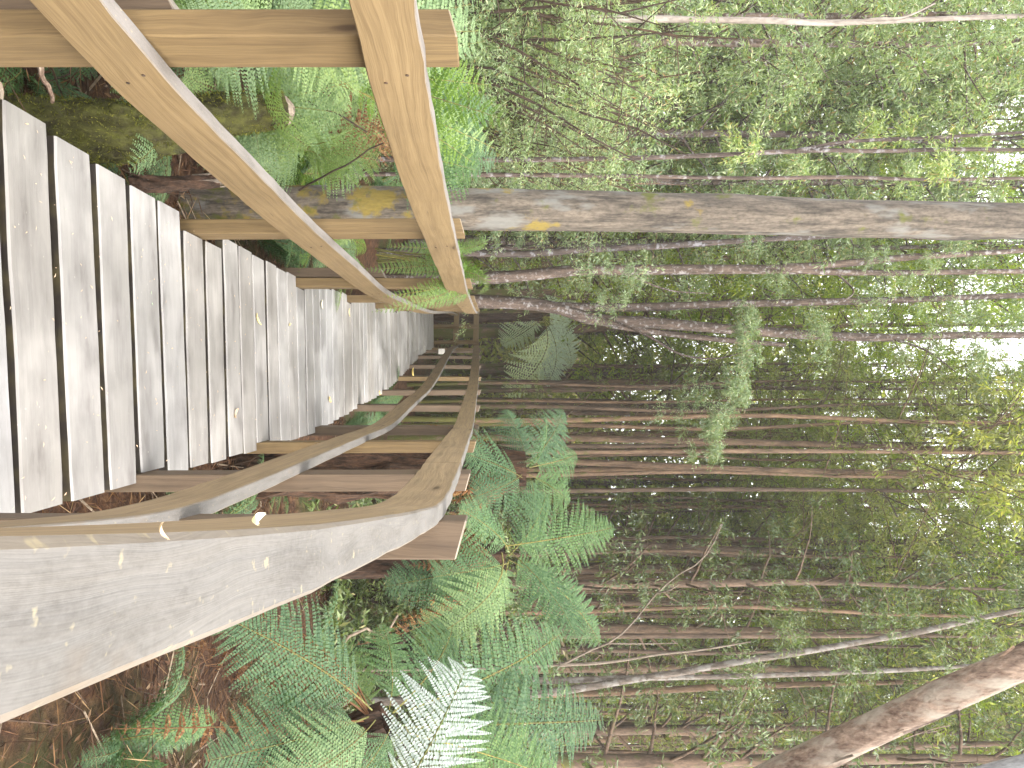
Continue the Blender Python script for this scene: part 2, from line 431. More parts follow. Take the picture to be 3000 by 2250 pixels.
def beam(name, profile_fn, ys, m, parent, bev=0.004, seed=0):
    """a board swept along the walk. profile_fn(y) -> (x_a, x_b, z_top, z_bot); UV = metres along, metres round"""
    rs = np.random.RandomState(seed)
    ys = np.asarray(ys, float)
    rings, us = [], []
    xa, xb, zt, zb = profile_fn(ys)
    u = np.concatenate([[0], np.cumsum(np.hypot(np.diff(ys), np.diff(np.asarray(xa))))])
    dx = np.gradient(np.asarray(xa), ys)
    V, UV = [], []
    n = 8
    for k in range(len(ys)):
        nx_, ny_ = 1 / math.hypot(1, dx[k]), -dx[k] / math.hypot(1, dx[k])
        a = np.array([xa[k], ys[k]]); th = xb[k] - xa[k]; sg = 1 if th > 0 else -1; th = abs(th)
        def p(o, z): return (a[0] + nx_ * o * sg, a[1] + ny_ * o * sg, z)
        w1, w2 = 0.0012 * rs.randn(), 0.0012 * rs.randn()
        t, b = zt[k] + w1, zb[k] + w2
        ring = [p(0, b + bev), p(0, t - bev), p(bev, t), p(th - bev, t), p(th, t - bev), p(th, b + bev), p(th - bev, b), p(bev, b)]
        hgt = t - b
        vv = [0, hgt, hgt + bev, hgt + th, hgt + th + bev, 2*hgt + th, 2*hgt + th + bev, 2*hgt + 2*th]
        V += ring; UV += [(u[k], q) for q in vv]
    k = len(ys)
    i = np.arange(k - 1)[:, None] * n; j = np.arange(n)[None, :]; j2 = (j + 1) % n
    Q = np.stack([i + j, i + j2, i + n + j2, i + n + j], -1).reshape(-1, 4)
    caps = np.array([list(range(n))[::-1], [(k - 1) * n + q for q in range(n)]])
    o = mk(name, V, [Q, caps], m, uv=UV, parent=parent)
    return o


def box_uv(name, c, ax, ay, az, sx, sy, sz, m, parent=None, bev=0.004, long_axis=2, slant=0.0):
    """timber block with eased edges; c = centre of base, axes unit vectors; UV along the long axis; slant = rise of the top across x"""
    hx, hy = sx / 2, sy / 2
    c = np.asarray(c, float); ax, ay, az = map(np.asarray, (ax, ay, az))
    prof = [(-hx + bev, -hy), (hx - bev, -hy), (hx, -hy + bev), (hx, hy - bev), (hx - bev, hy), (-hx + bev, hy), (-hx, hy - bev), (-hx, -hy + bev)]
    V, UV = [], []
    per = np.cumsum([0] + [math.hypot(prof[(q+1) % 8][0] - prof[q][0], prof[(q+1) % 8][1] - prof[q][1]) for q in range(8)])
    zs = [0, bev, sz * 0.33, sz * 0.66, sz - bev, sz]
    for r, z in enumerate(zs):
        sh = 1 - (bev / max(hx, hy)) if r in (0, len(zs) - 1) else 1
        for q, (a, b) in enumerate(prof):
            zz = z + (slant * a if r >= 4 else 0)
            V.append(c + ax * a * sh + ay * b * sh + az * zz); UV.append((z, per[q]))
    k = len(zs); n = 8
    i = np.arange(k - 1)[:, None] * n; j = np.arange(n)[None, :]; j2 = (j + 1) % n
    Q = np.stack([i + j, i + j2, i + n + j2, i + n + j], -1).reshape(-1, 4)
    caps = np.array([list(range(n))[::-1], [(k - 1) * n + q for q in range(n)]])
    return mk(name, V, [Q, caps], m, uv=UV, parent=parent)


# ------------------------------------------------------------------ deck
R_POSTS = [1.68, 2.75, 4.25, 5.65, 7.5, 9.4, 11.4, 13.2, 15.2, 17.2, 19.2]
L_POSTS = [1.67, 3.28, 5.1, 7.0, 8.9, 10.8, 12.8, 14.8, 16.8, 18.8]
walk = thing('boardwalk', 'weathered grey plank boardwalk curving away to the left through ferns', 'boardwalk', (0, 0, 0))


def plank(k, y0, pitch, gap, rot):
    """one deck board: UV u across the walk (along its grain), v along the walk"""
    yc = y0 + pitch / 2
    w = pitch - gap
    xl = float(LI(yc)) - 0.105 if yc > 2 else float(RI(yc)) - 1.06
    xr = float(RI(yc)) + 0.075
    if yc > 9.4:
        xl += 0.0
    xl += rng.uniform(-.005, .005); xr += rng.uniform(-.005, .006)
    sl_, sr_ = math.tan(rot) * -.56, math.tan(rot) * .54        # the boards lie a little askew
    lo, hi = yc - w / 2, yc + w / 2
    for yp in R_POSTS:
        if yp + POST_D > lo + sr_ and yp < hi + sr_: xr = float(RI(yp)) + RAIL_T - 0.004
    for yp in L_POSTS:
        if yp + POST_D > lo + sl_ and yp < hi + sl_: xl = float(LI(yp)) - RAIL_T + 0.004
    cx = -0.18 if yc < 5.6 else (float(LI(yc)) + float(RI(yc))) / 2
    n = 14
    xs = np.linspace(xl, xr, n)
    z = float(ZD(yc)) + rng.uniform(-.003, .003); tilt = rng.uniform(-.004, .004)
    e0 = 0.0022 * np.cumsum(rng.randn(n)) * 0.7; e1 = 0.0022 * np.cumsum(rng.randn(n)) * 0.7
    b = 0.006; th = 0.045
    V, UV = [], []
    for i, x in enumerate(xs):
        sh = math.tan(rot) * (x - cx)
        ya, yb = yc - w/2 + sh + e0[i], yc + w/2 + sh + e1[i]
        if i == 0 or i == n - 1: ya += 0.003; yb -= 0.003
        zt = z + tilt * (x - cx)
        for (yy, zz, v) in ((ya, zt - th, 0), (ya, zt - b, .04), (ya + b, zt, .05), (yb - b, zt, .05 + w), (yb, zt - b, .06 + w), (yb, zt - th, .1 + w)):
            V.append((x, yy, zz)); UV.append((x, v))
    m_ = 6
    i = np.arange(n - 1)[:, None] * m_; j = np.arange(m_)[None, :]; j2 = (j + 1) % m_
    Q = np.stack([i + j, i + m_ + j, i + m_ + j2, i + j2], -1).reshape(-1, 4)
    caps = np.array([list(range(m_)), [(n - 1) * m_ + q for q in range(m_)][::-1]])
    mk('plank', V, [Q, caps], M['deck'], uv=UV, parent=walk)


y = 1.068; k = 0
PITCH = 0.2362
while y < 19.55:
    gap = 0.036 if y < 3.2 else (0.028 if y < 4.4 else 0.021)
    rot = math.radians(4.5) if y < 6 else math.radians(min(8.0, 4.5 + (y - 6) * 0.5))
    plank(k, y, PITCH, gap + rng.uniform(-.004, .004), rot)
    y += PITCH; k += 1
for off in (0.12, 0.92):
    beam('bearer', lambda q, o=off: (LI(q) + o - .03, LI(q) + o + .04, ZD(q) - .052, ZD(q) - .20), np.linspace(1.0, 19.4, 60), M['under'], walk)

# ------------------------------------------------------------------ railings
ys_all = np.concatenate([np.linspace(-0.9, 2.6, 50)[:-1], np.linspace(2.6, 8, 36)[:-1], np.linspace(8, 19.9, 44)])
rr = thing('railing', 'grey topped timber railing along the right side of the boardwalk, sweeping close past the viewer', 'railing', (0, 0, 0))
JOINT = 2.8
for a, b in ((0, JOINT - .002), (JOINT + .003, 19.9)):
    yy = np.concatenate([[a if a else -0.9], ys_all[(ys_all > (a if a else -0.9) + .02) & (ys_all < b - .02)], [b]])
    beam('top_rail', lambda q: (RI(q), RI(q) + RAIL_T, RT(q), RT(q) - .142), yy, M['brown'], rr, 0.003, seed=3)
beam('mid_rail', lambda q: (RIM(q), RIM(q) + RAIL_T, RM(q), RM(q) - .15), ys_all, M['brown'], rr, 0.003, seed=4)


def post(par, yp, side, m, top, wid=0.068, stub=False):
    f = RI if side > 0 else LI
    xf = float(f(yp + POST_D/2)) + side * (RAIL_T + 0.002)          # inner face of the post
    sl = float(f(yp + .2) - f(yp)) / .2; h = math.atan(-sl)
    pd = POST_D
    if side > 0 and yp < 2: xf, wid = .3165, .092
    if side < 0 and yp < 2: xf, h, pd, wid = -.803, h * .3, .15, .066
    ax = np.array([math.cos(h), math.sin(h), 0]); ay = np.array([-math.sin(h), math.cos(h), 0])
    lean = rng.uniform(-.006, .006)
    az = nrm(np.array([lean, rng.uniform(-.006, .006), 1]))
    zb = float(ground_z(xf, yp)) - 0.12
    c = np.array([xf, yp + POST_D/2, zb]) + ax * side * wid / 2
    p_ = box_uv('post', c, ax, ay, az, wid, pd, top - zb, m, par, slant=-side * 0.27)
    if stub:
        c2 = c + ax * side * (wid + 0.004) + ay * 0.01
        box_uv('post_stub', c2, ax, ay, az, 0.07, 0.12, 0.60 - zb, M['postred'], par, slant=-side * 0.5)
    return p_


for i, yp in enumerate(R_POSTS):
    top = float(RT(yp)) + (0.045 if yp < 2 else 0.03)
    p_ = post(rr, yp, 1, M['postred'] if i % 4 != 2 else M['post'], top)
# small white plate on one of the far posts
xw = float(RI(17.2))
pl = box_uv('marker_plate', (xw + .075, 17.185, 0.16), (1, 0, 0), (0, 1, 0), (0, 0, 1), .13, .012, .15, M['plate'], rr, 0.003)

lr = thing('railing', 'warm tan timber railing along the left side of the boardwalk', 'railing', (0, 0, 0))
yl = ys_all[ys_all <= 19.5]
beam('top_rail', lambda q: (LI(q), LI(q) - RAIL_T, LT(q), LT(q) - .14), yl, M['tan'], lr, 0.003, seed=5)
beam('mid_rail', lambda q: (LI(q), LI(q) - RAIL_T, LM(q), LM(q) - .15), yl, M['tan'], lr, 0.003, seed=6)
for i, yp in enumerate(L_POSTS):
    top = 1.27 if i == 0 else (1.232 if yp < 6 else float(LT(yp)) + .025)
    post(lr, yp, -1, M['post'], top, stub=(i in (0, 2)))

for yp in L_POSTS[:5]:                                  # nail heads where the boards meet the posts
    for zf in (LT, LM):
        for dz in (-.045, -.10):
            yy = yp + .05 + .03 * (dz < -.05); xx = float(LI(yy)); zz = float(zf(yy)) + dz
            an = np.linspace(0, 2*np.pi, 8, endpoint=False)
            ring = np.stack([np.full(8, xx + .0015), yy + .0045 * np.cos(an), zz + .0045 * np.sin(an)], -1)
            ring2 = ring.copy(); ring2[:, 0] = xx - .006
            i8 = np.arange(8)
            mk('nail', np.concatenate([ring, ring2]), [np.array([i8]), np.stack([i8, i8 + 8, (i8 + 1) % 8 + 8, (i8 + 1) % 8], -1)], M['twigdark'], parent=lr)

# far railing where the walk turns left
fr = thing('railing', 'short golden railing crossing behind the far end of the boardwalk', 'railing', (0, 0, 0))
A, B = np.array([-1.03, 20.0]), np.array([-2.5, 21.3])
dirv = (B - A) / np.linalg.norm(B - A); ax3 = np.array([dirv[0], dirv[1], 0]); nn3 = np.array([-dirv[1], dirv[0], 0])
ln = float(np.linalg.norm(B - A))
def lying(name, z, hgt):
    c = np.array([A[0], A[1], z]); box_uv(name, c + np.array([0, 0, hgt/2]), np.array([0, 0, 1.0]), nn3, ax3, hgt, .045, ln, M['tan'], fr)
lying('top_rail', 0.93, .155); lying('mid_rail', 0.36, .155)
for t in (0.12, 0.75, 1.4):
    c = A + dirv * t; zb = float(ground_z(c[0], c[1])) - .1
    box_uv('post', np.array([c[0], c[1], zb]) - nn3 * .07 * -1, ax3, nn3, np.array([0, 0, 1.0]), .09, .08, 1.09 - zb, M['post'], fr)

# ------------------------------------------------------------------ ferns
def frond_geo(rach, width, up, npair=26, npin=11, fwd=0.45, droop=0.18, start=0.16, seed=0, ragged=0.0, plk=0.74):
    """bipinnate frond along a 3-D rachis. returns V, quads, number of leaf quads"""
    rs = np.random.RandomState(seed)
    rach = np.asarray(rach, float)
    seg = np.concatenate([[0], np.cumsum(np.linalg.norm(np.diff(rach, axis=0), axis=1))]); Lh = seg[-1]; seg /= Lh
    def at(t): return np.stack([np.interp(t, seg, rach[:, i]) for i in range(3)], -1)
    ts = start + (1 - start) * (np.linspace(0, 1, npair) ** 0.92) * 0.985
    p = at(ts); tan = nrm(at(np.minimum(ts + .03, 1)) - at(np.maximum(ts - .03, 0)))
    up = np.asarray(up, float); side = nrm(np.cross(tan, np.broadcast_to(up, tan.shape))); nor = np.cross(side, tan)
    q = (ts - start) / (1 - start)
    prof = np.clip(np.minimum(0.45 + 2.2 * q, 1.0), 0, 1) * np.clip(1 - q ** 2.1, 0, 1) ** 0.8 * 0.97 + 0.03
    Vs, Qs, o = [], [], 0
    for sg in (-1, 1):
        pl_ = width * prof * (1 + 0.06 * rs.randn(npair)) * (1 - ragged * rs.rand(npair))
        dirp = nrm(sg * side + fwd * tan + (0.10 * rs.randn(npair))[:, None] * tan - droop * np.abs(rs.normal(1, .3, npair))[:, None] * nor)
        s = (np.arange(npin) + 0.5) / npin
        # pinna midrib points, drooping towards the tip
        mid = p[:, None, :] + dirp[:, None, :] * (pl_[:, None] * s[None, :])[..., None] - nor[:, None, :] * (0.22 * pl_[:, None] * s[None, :] ** 2)[..., None]
        pt = np.repeat(dirp[:, None, :], npin, 1)
        pn = np.repeat(nor[:, None, :], npin, 1)
        pw = nrm(np.cross(pt, pn))
        gap = np.median(np.diff(ts)) * Lh
        plen = (np.minimum(pl_ * 0.22, gap * plk)[:, None] * np.clip(1.1 - s[None, :] ** 1.8, 0.12, 1))
        for s2 in (-1, 1):
            d2 = nrm(s2 * pw + 0.55 * pt + 0.12 * rs.randn(*pt.shape))
            c = mid.reshape(-1, 3); dd = d2.reshape(-1, 3); n2 = pn.reshape(-1, 3) + 0.22 * rs.randn(len(c), 3)
            Lf = plen.ravel(); Wf = np.repeat(pl_ / npin * 1.08, npin)
            V, Q = leaf_geo(c, dd, n2, Lf, np.maximum(Wf, 0.002), 0.1)
            Vs.append(V); Qs.append(Q + o); o += len(V)
    nleaf = sum(len(a) for a in Qs)
    rad = np.interp(np.linspace(0, 1, 10), [0, 1], [0.0065, 0.0012]) * (Lh / 1.2)
    V, Q, _, _ = tube(at(np.linspace(0, .98, 10)), rad, 4)
    Vs.append(V); Qs.append(Q + o)
    return np.concatenate(Vs), np.concatenate(Qs), nleaf


def bez(a, c, b, n=14):
    t = np.linspace(0, 1, n)[:, None]
    return (1 - t)**2 * np.asarray(a) + 2*t*(1 - t) * np.asarray(c) + t**2 * np.asarray(b)


def frond(par, a, b, width, m, arch=0.18, up=(0, 0, 1), seed=0, npair=26, npin=11, origin=None, **kw):
    """a unique frond from a to b (world points), child of a fern standing at origin"""
    a = np.asarray(a, float); b = np.asarray(b, float)
    Lh = np.linalg.norm(b - a)
    c = (a * .5 + b * .5) + np.array([0, 0, 1.0]) * arch * Lh
    o = np.asarray(par.location) if origin is None else np.asarray(origin)
    V, Q, nl = frond_geo(bez(a, c, b) - o, width, up, npair, npin, seed=seed, **kw)
    midx = np.zeros(len(Q), int); midx[nl:] = 1
    return mk('frond', V, [Q], [m, M['rachis']], midx, parent=par)


# key ferns on the right, each frond set where the photo shows it
def fern_plant(label, crown, fronds, m, trunk=None, group='tree ferns beside the right railing', dead=0, width_k=1.0, lean=0.0):
    c = P(*crown)
    gz = float(ground_z(c[0], c[1]))
    t = thing('tree_fern', label, 'fern', (c[0], c[1], gz), 0, group)
    o = np.array([c[0], c[1], gz])
    for i, f in enumerate(fronds):
        bx, by, bd, tx, ty, td, w = f[:7]
        ex = f[7] if len(f) > 7 else {}
        mm = ex.pop('m', m)
        a_, b_ = P(bx, by, bd), P(tx, ty, td)
        ex.setdefault('arch', 0.14); ex.setdefault('seed', i * 13 + int(crown[1]))
        frond(t, a_, b_, w * width_k, mm, **ex)
    h = c[2] - gz
    if trunk:
        kx = lean
        pts = np.array([[kx, kx * .3, -.2], [kx * .5, kx * .15, h * .4], [kx * .12, 0, h * .75], [0, 0, h]])
        V, Q, _, _ = tube(np.array([np.interp(np.linspace(0, 1, 12), [0, .4, .75, 1], pts[:, i]) for i in range(3)]).T, np.linspace(trunk * 1.2, trunk * .8, 12), 20, 0.2, 5)
        mk('trunk', V, [Q], M['fibre'], parent=t)
    rs = np.random.RandomState(int(crown[0]))
    for i in range(dead):
        az = rs.uniform(0, 2*np.pi); L_ = rs.uniform(.5, .9)
        a_ = c + np.array([0, 0, -.05]); b_ = a_ + np.array([math.cos(az) * L_ * .55, math.sin(az) * L_ * .55, -min(h * .9, L_ * .9)])
        V, Q, nl = frond_geo(bez(a_, a_ + (b_ - a_) * .4 + np.array([math.cos(az), math.sin(az), .3]) * .22, b_) - o, .12, (math.cos(az), math.sin(az), .3), 18, 7, seed=i, ragged=.6, droop=.8)
        midx = np.zeros(len(Q), int); midx[nl:] = 1
        mk('dead_frond', V, [Q], [M['ferndead'], M['ferndead']], midx, parent=t)
    return t


CAMUP = (-0.35, -0.75, 0.55)
fern_plant('large tree fern nearest the viewer at right, one frond coloured silvery white for sky glare', (1130, 2110, 2.75), [
    (1090, 2080, 2.7, 640, 1800, 2.35, .26, dict(up=CAMUP, npair=34, npin=19)),
    (1080, 2100, 2.7, 600, 2230, 2.2, .24, dict(up=CAMUP, npair=34, npin=19)),
    (1100, 2110, 2.65, 800, 2330, 2.2, .25, dict(up=CAMUP, npair=34, npin=19, m=M['fernlight'])),
    (1110, 2090, 2.8, 900, 1890, 3.0, .22, dict(up=CAMUP, npair=30, npin=16, m=M['fernlight'])),
    (1140, 2080, 2.8, 1120, 1830, 3.1, .20, dict(up=CAMUP, npair=30, npin=16)),
    (1150, 2370, 2.15, 1370, 1945, 2.35, .24, dict(up=(-.62, -.42, .6), npair=17, npin=22, m=M['fernglare'], arch=.06, droop=.02)),
    (1200, 2080, 2.9, 1650, 1850, 3.5, .28, dict(up=CAMUP, npair=28, npin=15)),
    (1200, 2130, 2.85, 1770, 2110, 3.3, .30, dict(up=CAMUP, npair=32, npin=15)),
    (1200, 2150, 2.7, 1640, 2290, 2.9, .26, dict(up=CAMUP, npair=34, npin=19)),
    (1150, 2120, 2.7, 1000, 2330, 2.5, .22, dict(up=CAMUP, npair=30, npin=16)),
    (1150, 2090, 2.8, 1330, 1800, 3.6, .24, dict(up=CAMUP, npair=30, npin=16)),
], M['fern'], trunk=.08, dead=18, lean=1.3)

fern_plant('broad blue green tree fern behind the right railing, its frond tips arching highest', (1480, 1640, 4.1), [
    (1480, 1600, 4.1, 1800, 1545, 4.3, .27, dict(up=(-.2, -.9, .3), npair=30, npin=13)),
    (1500, 1620, 4.1, 1690, 1870, 3.7, .26, dict(up=CAMUP, npair=30, npin=13, m=M['fern'])),
    (1540, 1640, 4.4, 1760, 1890, 4.5, .26, dict(up=CAMUP, npair=30, npin=13)),
    (1490, 1650, 4.0, 1270, 1690, 3.6, .30, dict(up=CAMUP, npair=30, npin=16)),
    (1470, 1620, 4.0, 1210, 1900, 3.3, .26, dict(up=(-.5, -.5, .7), npair=30, npin=16, arch=.32, m=M['fernlight'])),
    (1490, 1610, 4.1, 1345, 1490, 3.7, .22, dict(up=CAMUP, npair=26, npin=12)),
    (1490, 1630, 4.1, 1600, 1440, 4.6, .24, dict(up=CAMUP, npair=26, npin=12)),
    (1490, 1640, 4.2, 1400, 1830, 4.3, .24, dict(up=CAMUP, npair=26, npin=12)),
    (1490, 1640, 4.2, 1620, 1730, 4.4, .24, dict(up=CAMUP, npair=26, npin=12)),
    (1470, 1640, 4.1, 1120, 1720, 3.7, .24, dict(up=CAMUP, npair=26, npin=12)),
], M['fern'], trunk=.085, dead=12)

fern_plant('rounded tree fern with brown skirt of dead fronds behind the middle of the right railing', (1540, 1380, 5.4), [
    (1530, 1400, 5.3, 1365, 1330, 4.9, .34, dict(up=CAMUP, npair=28, npin=12)),
    (1530, 1390, 5.3, 1390, 1455, 4.8, .32, dict(up=CAMUP, npair=28, npin=12)),
    (1540, 1370, 5.5, 1650, 1200, 5.9, .28, dict(up=CAMUP, npair=28, npin=12)),
    (1550, 1370, 5.5, 1690, 1330, 6.0, .28, dict(up=CAMUP, npair=28, npin=12)),
    (1540, 1360, 5.4, 1480, 1200, 5.6, .26, dict(up=CAMUP, npair=28, npin=12)),
    (1550, 1390, 5.4, 1670, 1470, 5.5, .28, dict(up=CAMUP, npair=28, npin=12)),
    (1550, 1390, 5.4, 1560, 1520, 5.2, .28, dict(up=CAMUP, npair=28, npin=12)),
    (1550, 1380, 5.5, 1600, 1240, 5.0, .26, dict(up=CAMUP, npair=28, npin=12)),
], M['fern'], trunk=.17, dead=12)

fern_plant('tree fern coloured pale as if sunlit beyond the far corner of the boardwalk', (1590, 930, 22), [
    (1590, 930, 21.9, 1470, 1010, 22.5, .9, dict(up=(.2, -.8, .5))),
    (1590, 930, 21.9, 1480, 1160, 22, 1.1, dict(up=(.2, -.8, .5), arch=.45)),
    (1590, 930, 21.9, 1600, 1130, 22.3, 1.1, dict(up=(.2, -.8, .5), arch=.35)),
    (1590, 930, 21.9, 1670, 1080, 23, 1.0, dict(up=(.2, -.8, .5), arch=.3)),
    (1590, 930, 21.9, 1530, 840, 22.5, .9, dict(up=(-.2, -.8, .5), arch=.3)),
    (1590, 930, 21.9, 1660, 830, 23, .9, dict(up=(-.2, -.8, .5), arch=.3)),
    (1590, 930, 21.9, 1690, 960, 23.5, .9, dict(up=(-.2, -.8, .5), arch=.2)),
], M['fernsunlit'], trunk=.13, group='pale ferns beyond the end of the walk')

LG = 'ferns beside the left railing'
LUP = (.42, -.78, .45)
def lfern(label, crown, tips, w, m, dead=()):
    fern_plant(label, crown, [(crown[0] + 8 * (i % 3), crown[1] + 10 * (i % 2), crown[2], tx, ty, td, w * (1 + .12 * ((i * 7) % 5 - 2) / 2),
               dict(up=LUP, npair=19, npin=13, plk=.66, arch=.12, m=(M['ferndead'] if i in dead else m))) for i, (tx, ty, td) in enumerate(tips)], m, group=LG)
lfern('broad pale fern spreading between the left rails just above the mossy stump', (700, 300, 3.0),
      [(540, 225, 2.7), (620, 440, 2.9), (760, 480, 3.0), (900, 430, 3.0), (1000, 330, 3.0), (1060, 230, 3.1), (880, 200, 3.2), (760, 520, 3.2), (640, 500, 3.1), (840, 330, 2.7)], .24, M['fernlight'])
lfern('broad pale fern spreading between the left rails close to the thick grey trunk', (880, 430, 3.7),
      [(1010, 500, 3.6), (1110, 470, 3.6), (1190, 370, 3.7), (790, 500, 3.5), (720, 500, 3.4), (980, 290, 3.5), (1060, 520, 3.8), (1160, 270, 3.8), (1000, 390, 3.2)], .22, M['fernlight'], (2,))
lfern('pale fern at the top left behind the nearest left post', (800, 100, 2.5),
      [(540, 50, 2.3), (690, 10, 2.4), (900, 10, 2.5), (1050, 60, 2.6), (1160, 130, 2.6), (1000, 210, 2.7), (1270, 30, 2.7), (1410, 90, 2.8), (1390, 10, 2.8), (620, 210, 2.5), (1300, 140, 2.9)], .22, M['fernlight'])
lfern('green fern rising above the left top rail in front of the thicket', (1120, 440, 4.2),
      [(1450, 300, 4.3), (1430, 420, 4.2), (1400, 500, 4.2), (1370, 220, 4.3), (1300, 520, 4.3), (1460, 470, 4.5), (1260, 330, 4.0)], .30, M['fern'])
# lime fern arching over the left top rail
lf_c = P(1330, 745, 5.4)
lf_c[0] = -1.02
fl = thing('fern', 'lime green fern arching over the left top rail and hanging inside it', 'fern', (lf_c[0], lf_c[1], float(ground_z(lf_c[0], lf_c[1]))), 0, 'ferns beside the left railing')
for i, (tx, ty, td) in enumerate([(1085, 915, 4.7), (1120, 870, 4.9), (1170, 800, 4.9), (1060, 790, 5.0), (1200, 905, 5.0), (1130, 720, 5.0), (1400, 860, 5.3), (1390, 690, 5.5)]):
    b_ = P(tx, ty, td); a_ = np.array([lf_c[0] + .04 * (i % 3), lf_c[1] + .03 * i, 0.5])
    pts = bez(a_, np.array([a_[0] * .45 + b_[0] * .55, (a_[1] + b_[1]) / 2, 1.75 if i < 6 else 1.6]), b_, 18)
    V, Q, nl = frond_geo(pts - np.asarray(fl.location), .10, (.35, -.7, .6), 30, 9, seed=40 + i, start=.35)
    mx = np.zeros(len(Q), int); mx[nl:] = 1
    mk('frond', V, [Q], [M['fernlime'], M['rachis']], mx, parent=fl)

fy = thing('fern', 'bright yellow green fern frond rising above the left top rail between two posts', 'fern', tuple(P(560, 215, 3.3) * np.array([1, 1, 0]) + np.array([0, 0, float(ground_z(-1.45, 3.3))])), 0, 'ferns beside the left railing')
for i, (bx, by, tx, ty, d0, d1) in enumerate([(900, 190, 1490, 355, 3.3, 3.1), (900, 200, 1440, 250, 3.3, 3.4), (900, 190, 1390, 480, 3.2, 3.4), (850, 200, 1460, 440, 3.3, 3.6), (880, 190, 1430, 120, 3.4, 3.6)]):
    frond(fy, P(bx, by, d0), P(tx, ty, d1), .17, M['fernlime'] if i < 3 else M['fernlight'], up=(.5, -.8, .3), seed=60 + i, npair=16, npin=13, plk=.62, arch=.1, start=.3)


# generic fern, copied round the walk
def fern_proto(seed, n, L_, m, wid, lime=False):
    rs = np.random.RandomState(seed)
    t = thing('fern', 'x', 'fern', (0, 0, 0))
    for i in range(n):
        az = 2 * np.pi * i / n + rs.uniform(-.3, .3); el = rs.uniform(.35, 1.15); ll = L_ * rs.uniform(.7, 1.1)
        b = np.array([math.cos(az) * math.cos(el), math.sin(az) * math.cos(el), math.sin(el) * .75]) * ll
        c = np.array([math.cos(az) * .25 * ll, math.sin(az) * .25 * ll, .62 * ll])
        V, Q, nl = frond_geo(bez((0, 0, .02), c, b), wid * ll, (-math.cos(az) * .6, -math.sin(az) * .6, .8), 24, 9, seed=seed + i)
        mx = np.zeros(len(Q), int); mx[nl:] = 1
        mk('frond', V, [Q], [m, M['rachis']], mx, parent=t)
    return t


fp = [fern_proto(100, 11, 1.15, M['fernlight'], .20), fern_proto(140, 10, 1.15, M['fern'], .21), fern_proto(180, 12, 1.0, M['fernlime'], .18)]
used = [False] * 3
LEFT_F = [  # x, y, lift, scale, kind, label
    (-1.62, 2.45, .10, .85, 0, 'pale green fern between the nearest left post and the mossy stump'),
    (-1.75, 3.15, .25, 1.0, 0, 'dense pale fern behind the mossy stump'),
    (-2.25, 3.5, .15, 1.05, 1, 'deep green fern standing back behind the pale ferns at left'),
    (-1.95, 4.35, .30, 1.0, 0, 'pale fern left of the thick grey trunk, reaching the top rail'),
    (-2.55, 2.75, .25, 1.05, 0, 'tall pale fern beside the nearest left post'),
    (-1.32, 2.9, -.15, .6, 1, 'small dark fern low at the edge of the deck beside the stump'),
    (-.95, 3.75, -.1, .5, 1, 'small dark fern low beside the second left post'),
    (-1.15, 5.6, .05, .7, 1, 'dark fern below the mid rail beyond the thick grey trunk'),
    (-1.55, 5.3, .25, .9, 2, 'lime fern right behind the thick grey trunk'),
    (-2.4, 5.2, .3, 1.05, 0, 'pale fern furthest back above the left top rail'),
    (-1.5, 7.2, .1, .9, 2, 'lime fern beyond the third left post'),
    (-2.2, 8.2, .2, 1.0, 1, 'deep green fern at the foot of the slim lichen trunks'),
]
LEFT_F += [
    (-1.25, 3.05, .25, .75, 0, 'pale fern leaning over the stump towards the left mid rail'),
    (-1.75, 3.4, .5, .75, 0, 'pale fern filling the gap between the rails left of the grey trunk'),
    (-1.45, 2.55, .45, .75, 0, 'pale fern just behind the nearest left post, above the stump'),
    (-2.0, 2.1, .5, 1.0, 0, 'pale fern at the very left edge behind the nearest post'),
    (-1.9, 3.0, .6, .9, 1, 'mid green fern rising to the left top rail'),
    (-2.3, 4.2, .6, 1.1, 0, 'pale fern showing over the left top rail beside the lime frond'),
    (-1.3, 5.05, .3, .7, 1, 'mid green fern right of the grey trunk between the rails'),
    (-1.2, 6.3, .3, .75, 0, 'pale fern behind the third left post'),
]
RIGHT_F = [
    (.95, 3.0, -.05, .55, 1, 'small fern low under the right railing next to its second post'),
    (.85, 4.1, -.1, .6, 0, 'light fern seen between the right rails'),
    (1.0, 4.9, -.05, .65, 1, 'dark fern seen between the right rails near the round tree fern'),
    (.75, 6.3, -.1, .6, 1, 'small dark fern beside the bend of the right railing'),
    (1.75, 3.5, -.05, .7, 1, 'fern at the foot of the broad blue green tree fern'),
    (2.3, 5.6, .1, .95, 1, 'deep green fern behind the broad tree fern'),
    (2.9, 4.6, .1, .95, 1, 'deep green fern at the right edge above the nearest tree fern'),
    (.55, 8.8, .0, .8, 1, 'fern beside the far part of the right railing'),
    (.3, 11.5, .0, .9, 1, 'fern close to the far end of the right railing'),
]
for (x, yv, lift, sc, kd, lab) in LEFT_F + RIGHT_F:
    z = float(ground_z(x, yv)) + lift
    grp = 'ferns beside the left railing' if x < 0 and yv < 9 else 'low ferns on the right bank'
    if not used[kd]:
        o = fp[kd]; used[kd] = True; o.location = (x, yv, z); o.scale = (sc,) * 3; o['label'] = lab; o['group'] = grp
        o.rotation_euler = (0, 0, rng.uniform(0, 6.28))
    else:
        dup(fp[kd], (x, yv, z), rng.uniform(0, 6.28), sc, lab, grp)

